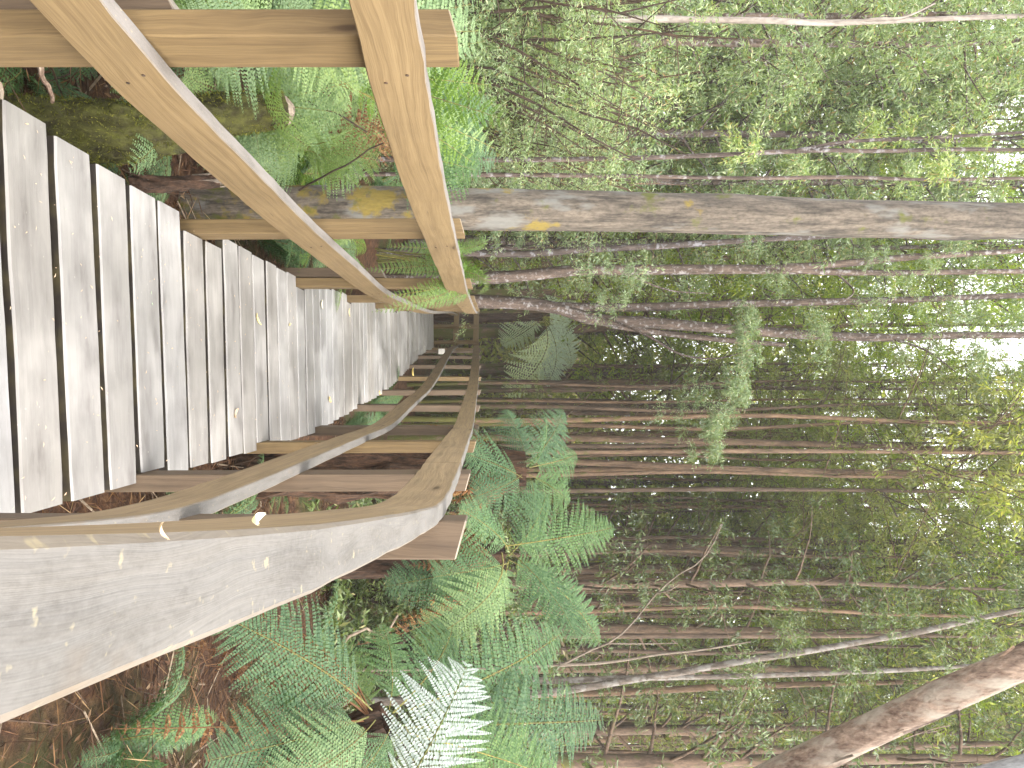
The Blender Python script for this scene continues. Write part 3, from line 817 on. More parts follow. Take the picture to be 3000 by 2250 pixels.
# ------------------------------------------------------------------ trees
def trunk_geo(pts, r0, r1, n=10, wob=.05, seed=0, k=18):
    pts = np.asarray(pts, float)
    s = np.concatenate([[0], np.cumsum(np.linalg.norm(np.diff(pts, axis=0), axis=1))]); s /= s[-1]
    t = np.linspace(0, 1, k)
    # Catmull-like smoothing through cubic interpolation
    out = np.stack([interp(list(zip(s, pts[:, i])))(t) for i in range(3)], -1)
    rs = np.random.RandomState(seed)
    rad = np.interp(t, [0, 1], [r0, r1]) * (1 + (.05 if r0 < .1 else .012) * rs.randn(k))
    rad[0] *= 1.25
    return tube(out, rad, n, wob, seed)[:2], out


def clump_leaves(cent, rad, n, L_, W_, rs, hang=0.4, flat=0.55, up_bias=0.8):
    """n leaves round each clump centre, thicker towards the shell, with twig-like strings"""
    cent = np.asarray(cent, float); k = len(cent)
    rad = np.broadcast_to(np.asarray(rad, float), (k,))
    ns = max(4, n // 14)
    C, D = [], []
    for i in range(k):
        d = nrm(rs.randn(ns, 3) * [1, 1, .7]); r = rad[i] * rs.uniform(.35, 1.05, ns)
        tip = cent[i] + d * r[:, None] * [1, 1, flat]
        root = cent[i] + d * (r * .15)[:, None] * [1, 1, flat]
        m_ = n // ns
        s = rs.rand(ns, m_, 1) ** .7
        sag = -hang * .35 * (r[:, None, None]) * s ** 2
        pos = root[:, None] * (1 - s) + tip[:, None] * s + np.concatenate([np.zeros_like(s), np.zeros_like(s), sag], -1)
        pos = pos + .055 * rad[i] * rs.randn(ns, m_, 3)
        dd = nrm(tip - root)[:, None] + .75 * rs.randn(ns, m_, 3) + np.array([0, 0, -hang])
        C.append(pos.reshape(-1, 3)); D.append(dd.reshape(-1, 3))
    C = np.concatenate(C); D = np.concatenate(D)
    nn = rs.randn(len(C), 3) * .7 + np.array([0, 0, up_bias])
    return leaf_geo(C, D, nn, L_ * rs.uniform(.6, 1.25, len(C)), W_ * rs.uniform(.7, 1.2, len(C)), .08)


def limb_pts(base, az, el, L_, rs, n=6, sag=-.1):
    d = np.array([math.cos(az) * math.cos(el), math.sin(az) * math.cos(el), math.sin(el)])
    t = np.linspace(0, 1, n)[:, None]
    return base + d * L_ * t + np.array([0, 0, sag * L_]) * t ** 2 + .035 * L_ * np.cumsum(rs.randn(n, 3), 0) * t


def tree_proto(name, seed, H, r0, lo, cr, nl, nclump, nleaf, L_, W_, leaf, brk, hang=.5, cl=.75, lean=.03, top_r=.35):
    rs = np.random.RandomState(seed)
    t = thing(name, 'x', 'tree', (0, 0, 0))
    hs = np.linspace(0, H, 7)
    wx = np.cumsum(rs.randn(7)) * lean * H / 7 * 1.2; wy = np.cumsum(rs.randn(7)) * lean * H / 7 * 1.2
    pts = np.stack([wx - wx[0], wy - wy[0], hs - .3], -1)
    (tv, tq), axis = trunk_geo(pts, r0, .015, 9, .05, seed)
    parts = [(tv, tq)]; cents, rads = [], []
    for i in range(nl):
        h = lo + (H * .98 - lo) * ((i + rs.rand()) / nl)
        b = np.array([np.interp(h, axis[:, 2], axis[:, 0]), np.interp(h, axis[:, 2], axis[:, 1]), h])
        f = (h - lo) / (H - lo)
        ll = cr * (1 - (1 - top_r) * f) * rs.uniform(.55, 1.15)
        lp = limb_pts(b, rs.uniform(0, 6.28), rs.uniform(.15, .95), ll, rs)
        parts.append(tube(lp, np.linspace(max(.012, r0 * .28 * (1 - .5 * f)), .005, len(lp)), 5)[:2])
        for q in range(nclump):
            s_ = rs.uniform(.4, 1.02); j = s_ * (len(lp) - 1); a = lp[int(min(j, len(lp) - 1))]
            c_ = a + rs.randn(3) * .16 * ll
            cents.append(c_); rads.append(cl * rs.uniform(.55, 1.2) * (1 - .35 * f))
            tw = np.stack([a, (a + c_) / 2 + rs.randn(3) * .04, c_])
            parts.append(tube(tw, [.007, .005, .003], 3)[:2])
    V, Q = add(parts)
    mk('trunk', V, [Q], brk, parent=t, smooth=True)
    V, Q = clump_leaves(cents, rads, nleaf, L_, W_, rs, hang)
    mk('crown', V, [Q], leaf, parent=t)
    return t


def shrub_proto(name, seed, H, R_, nst, nclump, nleaf, L_, W_, leaf, brk, cl=.42, hang=.3, low=.12):
    rs = np.random.RandomState(seed)
    t = thing(name, 'x', 'shrub', (0, 0, 0))
    parts, cents, rads = [], [], []
    for i in range(nst):
        az = rs.uniform(0, 6.28); sp = R_ * math.sqrt(rs.rand())
        tip = np.array([math.cos(az) * sp, math.sin(az) * sp, H * rs.uniform(.6, 1.05)])
        pts = bez((rs.uniform(-.1, .1), rs.uniform(-.1, .1), -.15), tip * [.35, .35, .55], tip, 8) + .03 * rs.randn(8, 3)
        parts.append(tube(pts, np.linspace(.022, .005, 8), 5)[:2])
        for q in range(nclump):
            s_ = rs.uniform(low, 1.0); a = pts[int(s_ * 7)]
            c_ = a + rs.randn(3) * [.32, .32, .22] * R_ * .7
            c_[2] = max(c_[2], .08)
            cents.append(c_); rads.append(cl * rs.uniform(.6, 1.25))
            parts.append(tube(np.stack([a, (a + c_) / 2 + rs.randn(3) * .03, c_]), [.006, .004, .002], 3)[:2])
    V, Q = add(parts)
    mk('stem', V, [Q], brk, parent=t)
    V, Q = clump_leaves(cents, rads, nleaf, L_, W_, rs, hang)
    mk('foliage', V, [Q], leaf, parent=t)
    return t


def key_tree(name, label, lines, brk, crown=None, leaf=None, L_=.06, W_=.013, hang=.6, group=None, cat='tree', seed=0, nleaf=260):
    """a tree whose stems follow given polylines: lines = [(points, r0, r1)], crown = [(point, radius)]"""
    base = np.asarray(lines[0][0][0], float)
    t = thing(name, label, cat, base, 0, group)
    parts = []
    for i, (pts, r0, r1) in enumerate(lines):
        (v, q), _ = trunk_geo(np.asarray(pts, float) - base, r0, r1, 12 if r0 > .06 else 7, .04, seed + i, 30 if i == 0 else 18)
        parts.append((v, q))
    V, Q = add(parts)
    mk('trunk', V, [Q], brk, parent=t, smooth=True)
    if crown:
        rs = np.random.RandomState(seed + 99)
        cs = np.array([c for c, _ in crown]) - base; rd = np.array([r for _, r in crown])
        V, Q = clump_leaves(cs, rd, nleaf, L_, W_, rs, hang)
        mk('crown', V, [Q], leaf, parent=t)
    return t


def up_to(p, z):
    q = np.array(p, float); q[2] = z
    return q


# thick grey trunk behind the second left post
b0 = np.array([-1.14, 4.62, float(ground_z(-1.14, 4.62)) - .2])
key_tree('tree', 'thick straight grey brown trunk with yellow lichen standing beside the second left post', [
    ([b0, P(900, 606, 4.62), P(1340, 613, 4.62), P(2000, 625, 4.65), P(2500, 640, 4.7), P(3000, 649, 4.75), P(3900, 668, 4.8), P(5200, 690, 4.8)], .140, .105),
    ([P(4700, 680, 4.8), P(5200, 500, 4.9), P(5600, 380, 5.1)], .05, .02),
    ([P(5000, 685, 4.8), P(5500, 860, 4.9), P(5900, 1000, 5.2)], .05, .02)], M['bark_main'],
    crown=[(P(5600, 380, 5.2), .8), (P(5900, 1000, 5.4), .8), (P(6000, 700, 5), .9), (P(5300, 500, 5.4), .6)], leaf=M['leafpale'], seed=1)

rs0 = np.random.RandomState(3)
def sprays(lst, d, r=.35, jit=60, n=3):
    out = []
    for (x, y_) in lst:
        for _ in range(n):
            out.append((P(x + rs0.uniform(-jit, jit), y_ + rs0.uniform(-jit, jit) * .8, d + rs0.uniform(-.6, .6)), r * rs0.uniform(.6, 1.2)))
    return out


GRP = 'slim lichen spotted trees beyond the left railing'
key_tree('tree', 'slimmest lichen spotted trunk just right of the thick grey one', [
    ([up_to(P(1330, 738, 11), float(ground_z(-2, 11)) - .2), P(1391, 741, 11), P(1545, 744, 11), P(1696, 732, 11), P(1920, 722, 11), P(2204, 703, 11), P(2700, 680, 11), P(3300, 660, 11)], .062, .03)],
    M['bark_dark'], crown=sprays([(1840, 770), (2250, 700), (2550, 720), (2800, 690), (3100, 650), (3250, 720), (1500, 700)], 11), leaf=M['leafpale'], group=GRP, seed=11)
key_tree('tree', 'lichen spotted tree forking high into two thin stems, second right of the thick trunk', [
    ([up_to(P(1330, 822, 11.6), float(ground_z(-1.65, 11.6)) - .2), P(1431, 813, 11.6), P(1553, 805, 11.6), P(1675, 793, 11.6), P(1879, 791, 11.6), P(2123, 789, 11.6), P(2301, 788, 11.6)], .105, .075),
    ([P(2290, 787, 11.6), P(2440, 775, 11.6), P(2657, 754, 11.6), P(2996, 734, 11.6), P(3400, 700, 11.6)], .065, .03),
    ([P(2290, 789, 11.6), P(2440, 797, 11.6), P(2589, 799, 11.6), P(2996, 795, 11.6), P(3400, 810, 11.6)], .058, .03),
    ([P(1830, 800, 11.6), P(1960, 850, 11.5), P(2080, 860, 11.4)], .02, .006),
    ([P(2450, 800, 11.6), P(2500, 850, 11.5), P(2430, 900, 11.3)], .02, .006)],
    M['bark_dark'], crown=sprays([(2240, 800), (2700, 770), (2650, 860), (2900, 740), (3200, 700), (3300, 820), (1800, 830), (1760, 800)], 11.4), leaf=M['leafpale'], group=GRP, seed=12)
key_tree('tree', 'dark trunk rising from the end of the left rail and splitting into spreading stems', [
    ([up_to(P(1330, 876, 12.6), float(ground_z(-1.5, 12.6)) - .2), P(1411, 884, 12.6), P(1594, 895, 12.6), P(1655, 907, 12.6), P(1716, 931, 12.6), P(1879, 943, 12.6), P(2082, 960, 12.6), P(2284, 975, 12.6), P(2386, 982, 12.6), P(2623, 989, 12.6), P(2793, 982, 12.6), P(2996, 982, 12.6), P(3400, 975, 12.6)], .13, .04),
    ([P(1630, 902, 12.6), P(1757, 901, 12.7), P(1920, 899, 12.8), P(2123, 890, 12.8), P(2284, 887, 12.8), P(2691, 877, 12.8), P(2963, 866, 12.8), P(3400, 850, 12.8)], .085, .04),
    ([P(1690, 922, 12.6), P(1790, 950, 12.8), P(1940, 975, 13), P(2082, 992, 13), P(2300, 1010, 13.2)], .07, .04),
    ([P(1757, 925, 12.5), P(1900, 985, 12), P(2000, 1040, 11.8), P(2100, 1050, 11.6), P(2210, 1020, 11.4)], .028, .01),
    ([P(2600, 989, 12.6), P(2720, 1030, 12.3), P(2800, 1090, 12.1)], .025, .008)],
    M['bark_dark'], crown=sprays([(2180, 930), (2200, 990), (2190, 1050), (2170, 1110), (2160, 1170), (2120, 1220), (2090, 1270), (2070, 1320)], 11.5, .3, 40, 5)
    + sprays([(1990, 1200), (2040, 1150), (2420, 950), (2450, 1000), (2550, 920), (2800, 900), (2900, 1030), (3200, 900), (3300, 1000), (2700, 1000), (1800, 860)], 12, .4) + sprays([(2950, 1010), (3010, 940), (2920, 1100), (2860, 930), (3000, 1060)], 14, .5, 50, 4), leaf=M['leafpale'], group=GRP, seed=13, nleaf=330)
key_tree('tree', 'thin pale barked tree leaning over at right above the nearest tree fern', [
    ([up_to(P(1400, 2062, 8), float(ground_z(3.6, 8)) - .2), P(1600, 2030, 8), P(1690, 2019, 8), P(1817, 1997, 8), P(1962, 1975, 8), P(2142, 1943, 8), P(2396, 1903, 8), P(2562, 1874, 8), P(2670, 1856, 8), P(2815, 1824, 8), P(3300, 1720, 8)], .050, .025),
    ([P(1560, 1995, 8.1), P(1640, 1994, 8.1), P(1763, 1990, 8.1), P(1889, 1986, 8.1), P(2106, 1983, 8.2), P(2360, 1975, 8.3), P(2700, 1960, 8.4), P(3100, 1930, 8.5)], .036, .02)],
    M['bark_pale'], crown=sprays([(2500, 1960), (2650, 1800), (2900, 1850), (3000, 1750), (2800, 1950), (2200, 2010), (2350, 1830), (3200, 1700)], 8, .4), leaf=M['leafdark'], seed=14)
key_tree('sapling', 'crooked pale bare sapling branching in front of the dark right hand wood', [
    ([up_to(P(1400, 1965, 7.6), float(ground_z(3, 7.6)) - .2), P(1600, 1950, 7.6), P(1654, 1946, 7.6), P(1708, 1914, 7.6), P(1781, 1885, 7.6), P(1831, 1849, 7.6), P(1875, 1798, 7.6), P(1925, 1737, 7.6), P(1990, 1682, 7.6), P(2048, 1648, 7.6), P(2097, 1579, 7.6), P(2115, 1535, 7.6)], .021, .005),
    ([P(1640, 1948, 7.6), P(1708, 1946, 7.6), P(1817, 1936, 7.6), P(1925, 1918, 7.6), P(2034, 1907, 7.6), P(2200, 1880, 7.6)], .019, .006),
    ([P(1781, 1885, 7.6), P(1850, 1886, 7.6), P(1983, 1885, 7.6)], .008, .004),
    ([P(1925, 1737, 7.6), P(1960, 1730, 7.5), P(1990, 1712, 7.5)], .009, .004)],
    M['twig'], cat='sapling', seed=15)
key_tree('leaning_tree', 'thick pinkish trunk with peeling bark leaning across the right edge of the picture', [
    ([np.array([4.75, 5.4, float(ground_z(4.75, 5.4)) - .2]), np.array([3.6, 4.9, 1.6]), P(2281, 2276, 4.5), P(2562, 2131, 4.45), P(2742, 2050, 4.4), P(2923, 1972, 4.4), P(3060, 1914, 4.4), P(3600, 1690, 4.3), P(4100, 1560, 4.3)], .112, .088)],
    M['bark_pink'], seed=16)
lt = bpy.data.objects['leaning_tree']
rsb = np.random.RandomState(8)
for i in range(12):                                     # loose strips of bark peeling off the trunk
    t_ = rsb.uniform(.05, .95); a = P(2281, 2276, 4.5) * (1 - t_) + P(3060, 1914, 4.4) * t_
    ax_ = nrm(P(3060, 1914, 4.4) - P(2281, 2276, 4.5)); an_ = rsb.uniform(0, 6.28)
    e1 = nrm(np.cross(ax_, [0, 1, 0])); e2 = np.cross(ax_, e1); ou = e1 * math.cos(an_) + e2 * math.sin(an_); sd = np.cross(ax_, ou)
    ln_ = rsb.uniform(.15, .4); q = np.linspace(0, 1, 7); rows = []
    for w_ in (-1, 0, 1):
        rows.append(a + ax_ * (ln_ * q)[:, None] + ou * (.099 + .05 * rsb.uniform(.3, 1) * q ** 2 - .003 * w_ * w_)[:, None] + sd * (w_ * .014 * (1 - .6 * q))[:, None])
    Vb = np.stack(rows, 1).reshape(-1, 3) - np.asarray(lt.location)
    i0 = np.arange(6)[:, None] * 3; j0 = np.arange(2)[None, :]
    mk('bark_strip', Vb, [np.stack([i0 + j0, i0 + j0 + 1, i0 + j0 + 4, i0 + j0 + 3], -1).reshape(-1, 4)], M['bark_pink'], parent=lt)
key_tree('leaning_tree', 'smooth grey trunk in the corner beyond the pinkish leaning one', [
    ([np.array([3.35, 4.6, float(ground_z(3.35, 4.6)) - .2]), np.array([2.6, 4.3, 2.5]), P(2830, 2310, 4.1), P(3000, 2262, 4.1), P(3600, 2100, 4.1), P(4200, 1950, 4.1)], .11, .08)],
    M['bark_grey'], seed=17)
key_tree('tree', 'bright white thin trunk high among the leaves at far left', [
    ([np.array([-3.85, 7.6, float(ground_z(-3.85, 7.6)) - .2]), P(1800, 55, 7.6), P(2160, 60, 7.6), P(2250, 61, 7.6), P(2420, 68, 7.6), P(2538, 64, 7.6), P(2691, 58, 7.6), P(2900, 50, 7.6), P(3300, 40, 7.6)], .044, .022),
    ([P(2500, 66, 7.6), P(2560, 56, 7.55), P(2640, 52, 7.55), P(2740, 10, 7.55)], .018, .008)],
    M['bark_white'], crown=sprays([(2900, 100), (3000, 20), (3200, 80), (2800, 150), (1950, 100), (2350, 130)], 8.0, .35), leaf=M['leafpale'], seed=18)
key_tree('tree', 'thin grey tree forking among the leaves left of the thick trunk', [
    ([np.array([-2.2, 7.0, float(ground_z(-2.2, 7.0)) - .2]), P(1900, 462, 7.0), P(2318, 444, 7.0), P(2420, 440, 7.0), P(2540, 443, 7.0), P(2759, 438, 7.0), P(2996, 438, 7.0), P(3400, 430, 7.0)], .030, .015),
    ([P(2330, 443, 7.0), P(2450, 420, 7.0), P(2700, 405, 7.0), P(2996, 388, 7.0), P(3300, 370, 7.0)], .021, .011),
    ([P(2380, 440, 7.0), P(2500, 405, 6.9), P(2560, 355, 6.85)], .010, .004)],
    M['bark_dark'], crown=sprays([(2900, 400), (3100, 420), (2600, 380), (2200, 400), (2750, 470), (3300, 380)], 7.3, .3), leaf=M['leafpale'], seed=19)
key_tree('tree', 'thin grey unforked tree next to the thick trunk, on its left', [
    ([np.array([-2.14, 7.3, float(ground_z(-2.14, 7.3)) - .2]), P(1800, 515, 7.3), P(2250, 522, 7.3), P(2487, 519, 7.3), P(2691, 526, 7.3), P(2996, 522, 7.3), P(3400, 520, 7.3)], .026, .014)],
    M['bark_dark'], crown=sprays([(2700, 540), (2900, 510), (3100, 540), (2300, 500), (3300, 500)], 7.6, .3), leaf=M['leafpale'], seed=20)

# ---- copied trees and shrubs
TP = {
    'olive_a': tree_proto('forest_tree', 201, 17, .17, 4.0, 2.6, 34, 5, 72, .115, .029, M['leafolive'], M['bark_brown']),
    'olive_b': tree_proto('forest_tree', 202, 19, .20, 5.5, 2.8, 34, 5, 72, .115, .029, M['leafolive'], M['bark_brown']),
    'yellow_a': tree_proto('forest_tree', 203, 16, .13, 3.0, 2.5, 34, 5, 66, .11, .031, M['leafyellow'], M['bark_brown']),
    'pale_a': tree_proto('forest_tree', 204, 14, .10, 1.6, 2.2, 40, 5, 80, .10, .024, M['leafpale'], M['bark_dark']),
    'pale_b': tree_proto('forest_tree', 205, 11, .08, 1.0, 2.0, 40, 5, 80, .09, .02, M['leafpale'], M['bark_dark']),
    'pole': tree_proto('pole_tree', 207, 20, .068, 8.5, 2.2, 20, 4, 60, .11, .028, M['leafyellow'], M['bark_brown'], lean=.02),
    'pole_b': tree_proto('pole_tree', 208, 18, .045, 7.5, 2.0, 22, 4, 70, .11, .028, M['leafolive'], M['bark_brown'], lean=.03),
    'dark_a': tree_proto('forest_tree', 206, 15, .15, 3.0, 2.3, 34, 5, 46, .12, .03, M['leafdark'], M['bark_brown']),
}
SP = {
    'pale_s': shrub_proto('shrub', 301, 2.6, 1.1, 14, 9, 140, .047, .0085, M['leafpale'], M['twigdark']),
    'pale_t': shrub_proto('shrub', 302, 3.6, 1.3, 15, 10, 140, .05, .0092, M['leafpale'], M['twigdark']),
    'dark_s': shrub_proto('shrub', 303, 2.2, 1.0, 12, 8, 80, .07, .02, M['leafdark'], M['twigdark']),
    'olive_s': shrub_proto('shrub', 304, 2.8, 1.2, 12, 8, 80, .07, .02, M['leafolive'], M['twigdark']),
    'yellow_s': shrub_proto('shrub', 305, 2.4, 1.1, 12, 8, 80, .07, .024, M['leafyellow'], M['twigdark']),
}
LAB = {
    'olive': ('olive leaved forest tree with a tall dark brown trunk in the wood behind the ferns', 'olive forest trees behind the ferns'),
    'yellow': ('yellow green backlit forest tree standing deep in the wood', 'yellow green backlit trees deep in the wood'),
    'pole': ('bare slender dark pole tree leafy only near its top in the right wood', 'bare pole trees of the right hand wood'),
    'pale': ('fine leaved grey green forest tree in the thicket behind the left railing', 'grey green trees behind the left railing'),
    'dark': ('dark green forest tree with a brown trunk among the right hand wood', 'dark green trees in the right hand wood'),
    'pale_': ('fine leaved grey green shrub in the thicket behind the left ferns', 'grey green shrubs behind the left ferns'),
    'dark_': ('dark green leafy shrub on the forest floor behind the tree ferns', 'dark shrubs behind the tree ferns'),
    'olive_': ('olive green shrub on the forest floor under the trees', 'olive shrubs under the trees'),
    'yellow_': ('yellow green shrub lit through its leaves beyond the slim trunks', 'yellow green shrubs beyond the slim trunks'),
}
first = {}


def put(store, key, x, yv, sc, lab):
    z = float(ground_z(x, yv))
    rz = rng.uniform(0, 6.28)
    if key not in first:
        first[key] = 1; o = store[key]
        o.location = (x, yv, z); o.rotation_euler = (0, 0, rz); o.scale = (sc,) * 3; o['label'], o['group'] = LAB[lab]
    else:
        dup(store[key], (x, yv, z), rz, sc, *LAB[lab])


def scatter(store, keys, lab, n, ylo, yhi, dlo, dhi, slo, shi, seed):
    rs = np.random.RandomState(seed)
    for i in range(n):
        yy = ylo + (yhi - ylo) * (i + rs.rand()) / n
        d = rs.uniform(dlo, dhi)
        x = (yy - 1125) * d / F
        if lab.startswith('pale') and d < 13 and yy < 1050 and yy + (1.15 if lab == 'pale_' else .9) * F / d > 700: continue
        if 850 < yy < 1190 and d < 23 and lab.endswith('_'): continue
        if -5 < x < 2.6 and d < 22.5 and (float(LI(min(d, 19.5))) - (2.2 if lab.endswith('_') else .8) < x < float(RI(min(d, 19.9))) + (2.0 if lab.endswith('_') else .8)): continue
        put(store, keys[i % len(keys)], x, d, rs.uniform(slo, shi), lab)


# left thicket
scatter(SP, ['pale_s', 'pale_t'], 'pale_', 26, -120, 560, 5.2, 8.5, .85, 1.15, 1)
scatter(SP, ['pale_t'], 'pale_', 14, -80, 800, 8.5, 12, 1.0, 1.4, 2)
scatter(TP, ['pale_a', 'pale_b'], 'pale', 30, -60, 860, 9, 17, .8, 1.1, 3)
scatter(SP, ['yellow_s'], 'yellow_', 16, 560, 1050, 13.2, 19, 1.0, 1.6, 4)
scatter(TP, ['yellow_a'], 'yellow', 8, 660, 1010, 18, 23, 1.25, 1.5, 15)
scatter(TP, ['yellow_a'], 'yellow', 9, 560, 1080, 14, 19, .8, 1.1, 14)
# right hand wood
scatter(SP, ['dark_s'], 'dark_', 14, 1080, 2300, 7.5, 13, .8, 1.3, 5)
scatter(SP, ['olive_s'], 'olive_', 16, 1000, 2300, 13, 24, 1.0, 1.7, 6)
scatter(TP, ['olive_a', 'olive_b'], 'olive', 20, 960, 2330, 15, 27, .8, 1.15, 7)
scatter(TP, ['dark_a'], 'dark', 6, 1500, 2330, 10, 18, .75, 1.05, 8)
scatter(TP, ['pole', 'pole_b'], 'pole', 110, 1040, 2330, 12, 29, .85, 1.2, 17)
scatter(TP, ['yellow_a'], 'yellow', 22, -50, 2300, 20, 31, .9, 1.35, 9)

# distant mass of trees and undergrowth that nobody could count
rs = np.random.RandomState(50)
n = 1900
ang = rs.uniform(-.62, .62, n); dist = rs.uniform(27, 48, n); zz = rs.rand(n) ** 1.2 * 17
cs = np.stack([np.sin(ang) * dist, np.cos(ang) * dist, 0.1 + zz], -1); cs[:, 2] += ground_z(cs[:, 0], cs[:, 1])
pos = (cs[:, None, :] + rs.randn(n, 85, 3) * np.array([1.15, 1.15, .8]) * rs.uniform(.6, 1.3, (n, 1, 1))).reshape(-1, 3)
pos = pos[pos[:, 2] > ground_z(pos[:, 0], pos[:, 1])]
V, Q = leaf_geo(pos, rs.randn(len(pos), 3) + [0, 0, -.5], rs.randn(len(pos), 3), rs.uniform(.2, .42, len(pos)), rs.uniform(.1, .19, len(pos)), .1)
d_ = mk('distant_forest', V, [Q], M['leafolive'])
tag(d_, kind='stuff')

n = 1500
px_ = rs.uniform(-200, 2450, n); dist = 6.5 + rs.rand(n) ** .8 * 22
xs = (px_ - 1125) * dist / F
ok = ~((xs > -3.0) & (xs < 1.2) & (dist < 23))
xs, dist = xs[ok], dist[ok]
cs = np.stack([xs, dist, ground_z(xs, dist) + rs.uniform(.05, .5, len(xs))], -1)
V, Q = clump_leaves(cs, rs.uniform(.3, .65, len(xs)), 45, .12, .03, rs, .2)
u_ = mk('undergrowth', V, [Q], M['leafdark'])
tag(u_, kind='stuff')

# ------------------------------------------------------------------ litter on the ground
n = 15000
xs = np.concatenate([rs.uniform(-3.2, -.5, n // 2), rs.uniform(.3, 4.2, n - n // 2)]); yv = 1.2 + rs.rand(n) ** 1.2 * 8
cs = np.stack([xs, yv, ground_z(xs, yv) + rs.uniform(.0, .06, n)], -1)
dd = rs.randn(n, 3) * [1, 1, .35]
V, Q = leaf_geo(cs, dd, rs.randn(n, 3) * .5 + [0, 0, 1], rs.uniform(.03, .09, n), rs.uniform(.006, .022, n), .2)
tag(mk('leaf_litter', V, [Q], M['litter']), kind='stuff')
n = 9000
xs = np.concatenate([rs.uniform(-2.6, -.6, n // 4), rs.uniform(.35, 3.4, n - n // 4)]); yv = 1.3 + rs.rand(n) ** 1.2 * 5
cs = np.stack([xs, yv, ground_z(xs, yv) + rs.uniform(.0, .22, n)], -1)
V, Q = leaf_geo(cs, rs.randn(n, 3) * [1, 1, .5] + [0, 0, -.15], rs.randn(n, 3), rs.uniform(.08, .34, n), rs.uniform(.003, .007, n), .1)
tag(mk('dead_frond_strands', V, [Q], M['litter']), kind='stuff')
parts = []
for i in range(650):
    x, yy = (rs.uniform(-2.6, -.6) if i % 2 else rs.uniform(.35, 3.6)), rs.uniform(1.3, 7)
    a = np.array([x, yy, float(ground_z(x, yy)) + rs.uniform(.0, .12)]); d = nrm(rs.randn(3) * [1, 1, .35]) * rs.uniform(.15, .7)
    parts.append(tube(np.stack([a, a + d * .5 + rs.randn(3) * .03, a + d]), [rs.uniform(.003, .009), .004, .002], 4)[:2])
V, Q = add(parts)
tag(mk('twig_litter', V, [Q], [M['twigdark'], M['twig']], (np.arange(len(Q)) // 8) % 3 == 0), kind='stuff')

# ------------------------------------------------------------------ mossy stump, broken wood, sticks
rs = np.random.RandomState(77)
sb = P(60, 395, 2.75); sb[2] = float(ground_z(sb[0], sb[1])) - .1
st = thing('mossy_stump', 'moss covered leaning stump with a pale broken top behind the left mid rail', 'stump', sb)
pts = np.array([sb, P(200, 392, 2.75), P(430, 382, 2.78), P(640, 340, 2.85), P(836, 322, 2.95)]) - sb
(v, q), ax_ = trunk_geo(pts, .155, .062, 22, .09, 5, 26)
mk('trunk', v, [q], M['moss'], parent=st, smooth=True)
end = ax_[-1]
v, q, _, _ = tube(np.stack([end - [0, 0, .015], end + [0, 0, .01], end + [0, 0, .035], end + [0, 0, .036]]), [.058, .056, .02, .001], 16, .12, 3)
mk('broken_top', v, [q], M['twig'], parent=st)
ns = 10000; tpos = rs.rand(ns); an = rs.uniform(0, 6.28, ns)
c = np.stack([np.interp(tpos, np.linspace(0, 1, len(ax_)), ax_[:, i]) for i in range(3)], -1)
r_ = np.interp(tpos, [0, 1], [.155, .062]) * 1.02
ou = np.stack([np.cos(an), np.sin(an), np.zeros(ns)], -1)
V, Q = leaf_geo(c + ou * r_[:, None], ou * .7 + rs.randn(ns, 3) * .7, rs.randn(ns, 3), rs.uniform(.006, .02, ns), rs.uniform(.002, .005, ns))
M['mosstuft'] = leafm('moss_tufts', [(0, (0.05, 0.055, 0.012)), (0.6, (0.11, 0.115, 0.02)), (1, (0.2, 0.19, 0.04))], .3, .7, .2)
mk('moss', V, [Q], M['mosstuft'], parent=st)

bw = P(560, 515, 3.0)
bl = thing('broken_branch', 'splintered brown broken branch end beside the stump under the left mid rail', 'branch', bw)
a, b = P(380, 545, 2.9) - bw, P(640, 530, 3.05) - bw
(v, q), _ = trunk_geo([a, (a + b) / 2 + [0, 0, .01], b], .035, .028, 12, .12, 9, 10)
mk('wood', v, [q], M['fibre'], parent=bl)
pp = []
for i in range(12):
    o_ = rs.randn(3) * .014
    pp.append(tube(np.stack([(a + 2 * b) / 3 + o_, b + o_ * 1.2, b + (b - a) * rs.uniform(.1, .35) + o_ * 1.4]), [.006, .005, .001], 4)[:2])
V, Q = add(pp); mk('splinters', V, [Q], M['twig'], parent=bl)

for i, (x0, y0, d0, x1, y1, d1, r, m_, lab) in enumerate([
        (-30, 205, 2.1, 25, 320, 2.1, .012, M['bark_pink'], 'reddish bare stick standing at the near left corner beside the deck'),
        (120, 205, 2.4, 135, 310, 2.4, .010, M['bark_pink'], 'reddish upright stick between the left post and the stump'),
        (900, 1930, 3.0, 1095, 1800, 3.3, .008, M['twig'], 'pale crooked dead twig caught in the ferns below the right railing'),
        (600, 130, 3.0, 1090, 400, 3.2, .006, M['twigdark'], 'thin black stem running up through the pale left ferns'),
        (870, 550, 3.6, 1110, 405, 3.3, .006, M['twigdark'], 'thin black stem leaning left in front of the thick grey trunk')]):
    a, b = P(x0, y0, d0), P(x1, y1, d1)
    tt = np.linspace(0, 1, 8)[:, None]
    pts = a * (1 - tt) + b * tt + np.cumsum(rs.randn(8, 3), 0) * .012 * (3 if 'crooked' in lab else .6)
    v, q, _, _ = tube(pts - a, np.linspace(r, r * .6, 8), 6)
    tag(mk('stick', v, [q], m_, loc=a), lab, 'stick', 'loose sticks and stems')


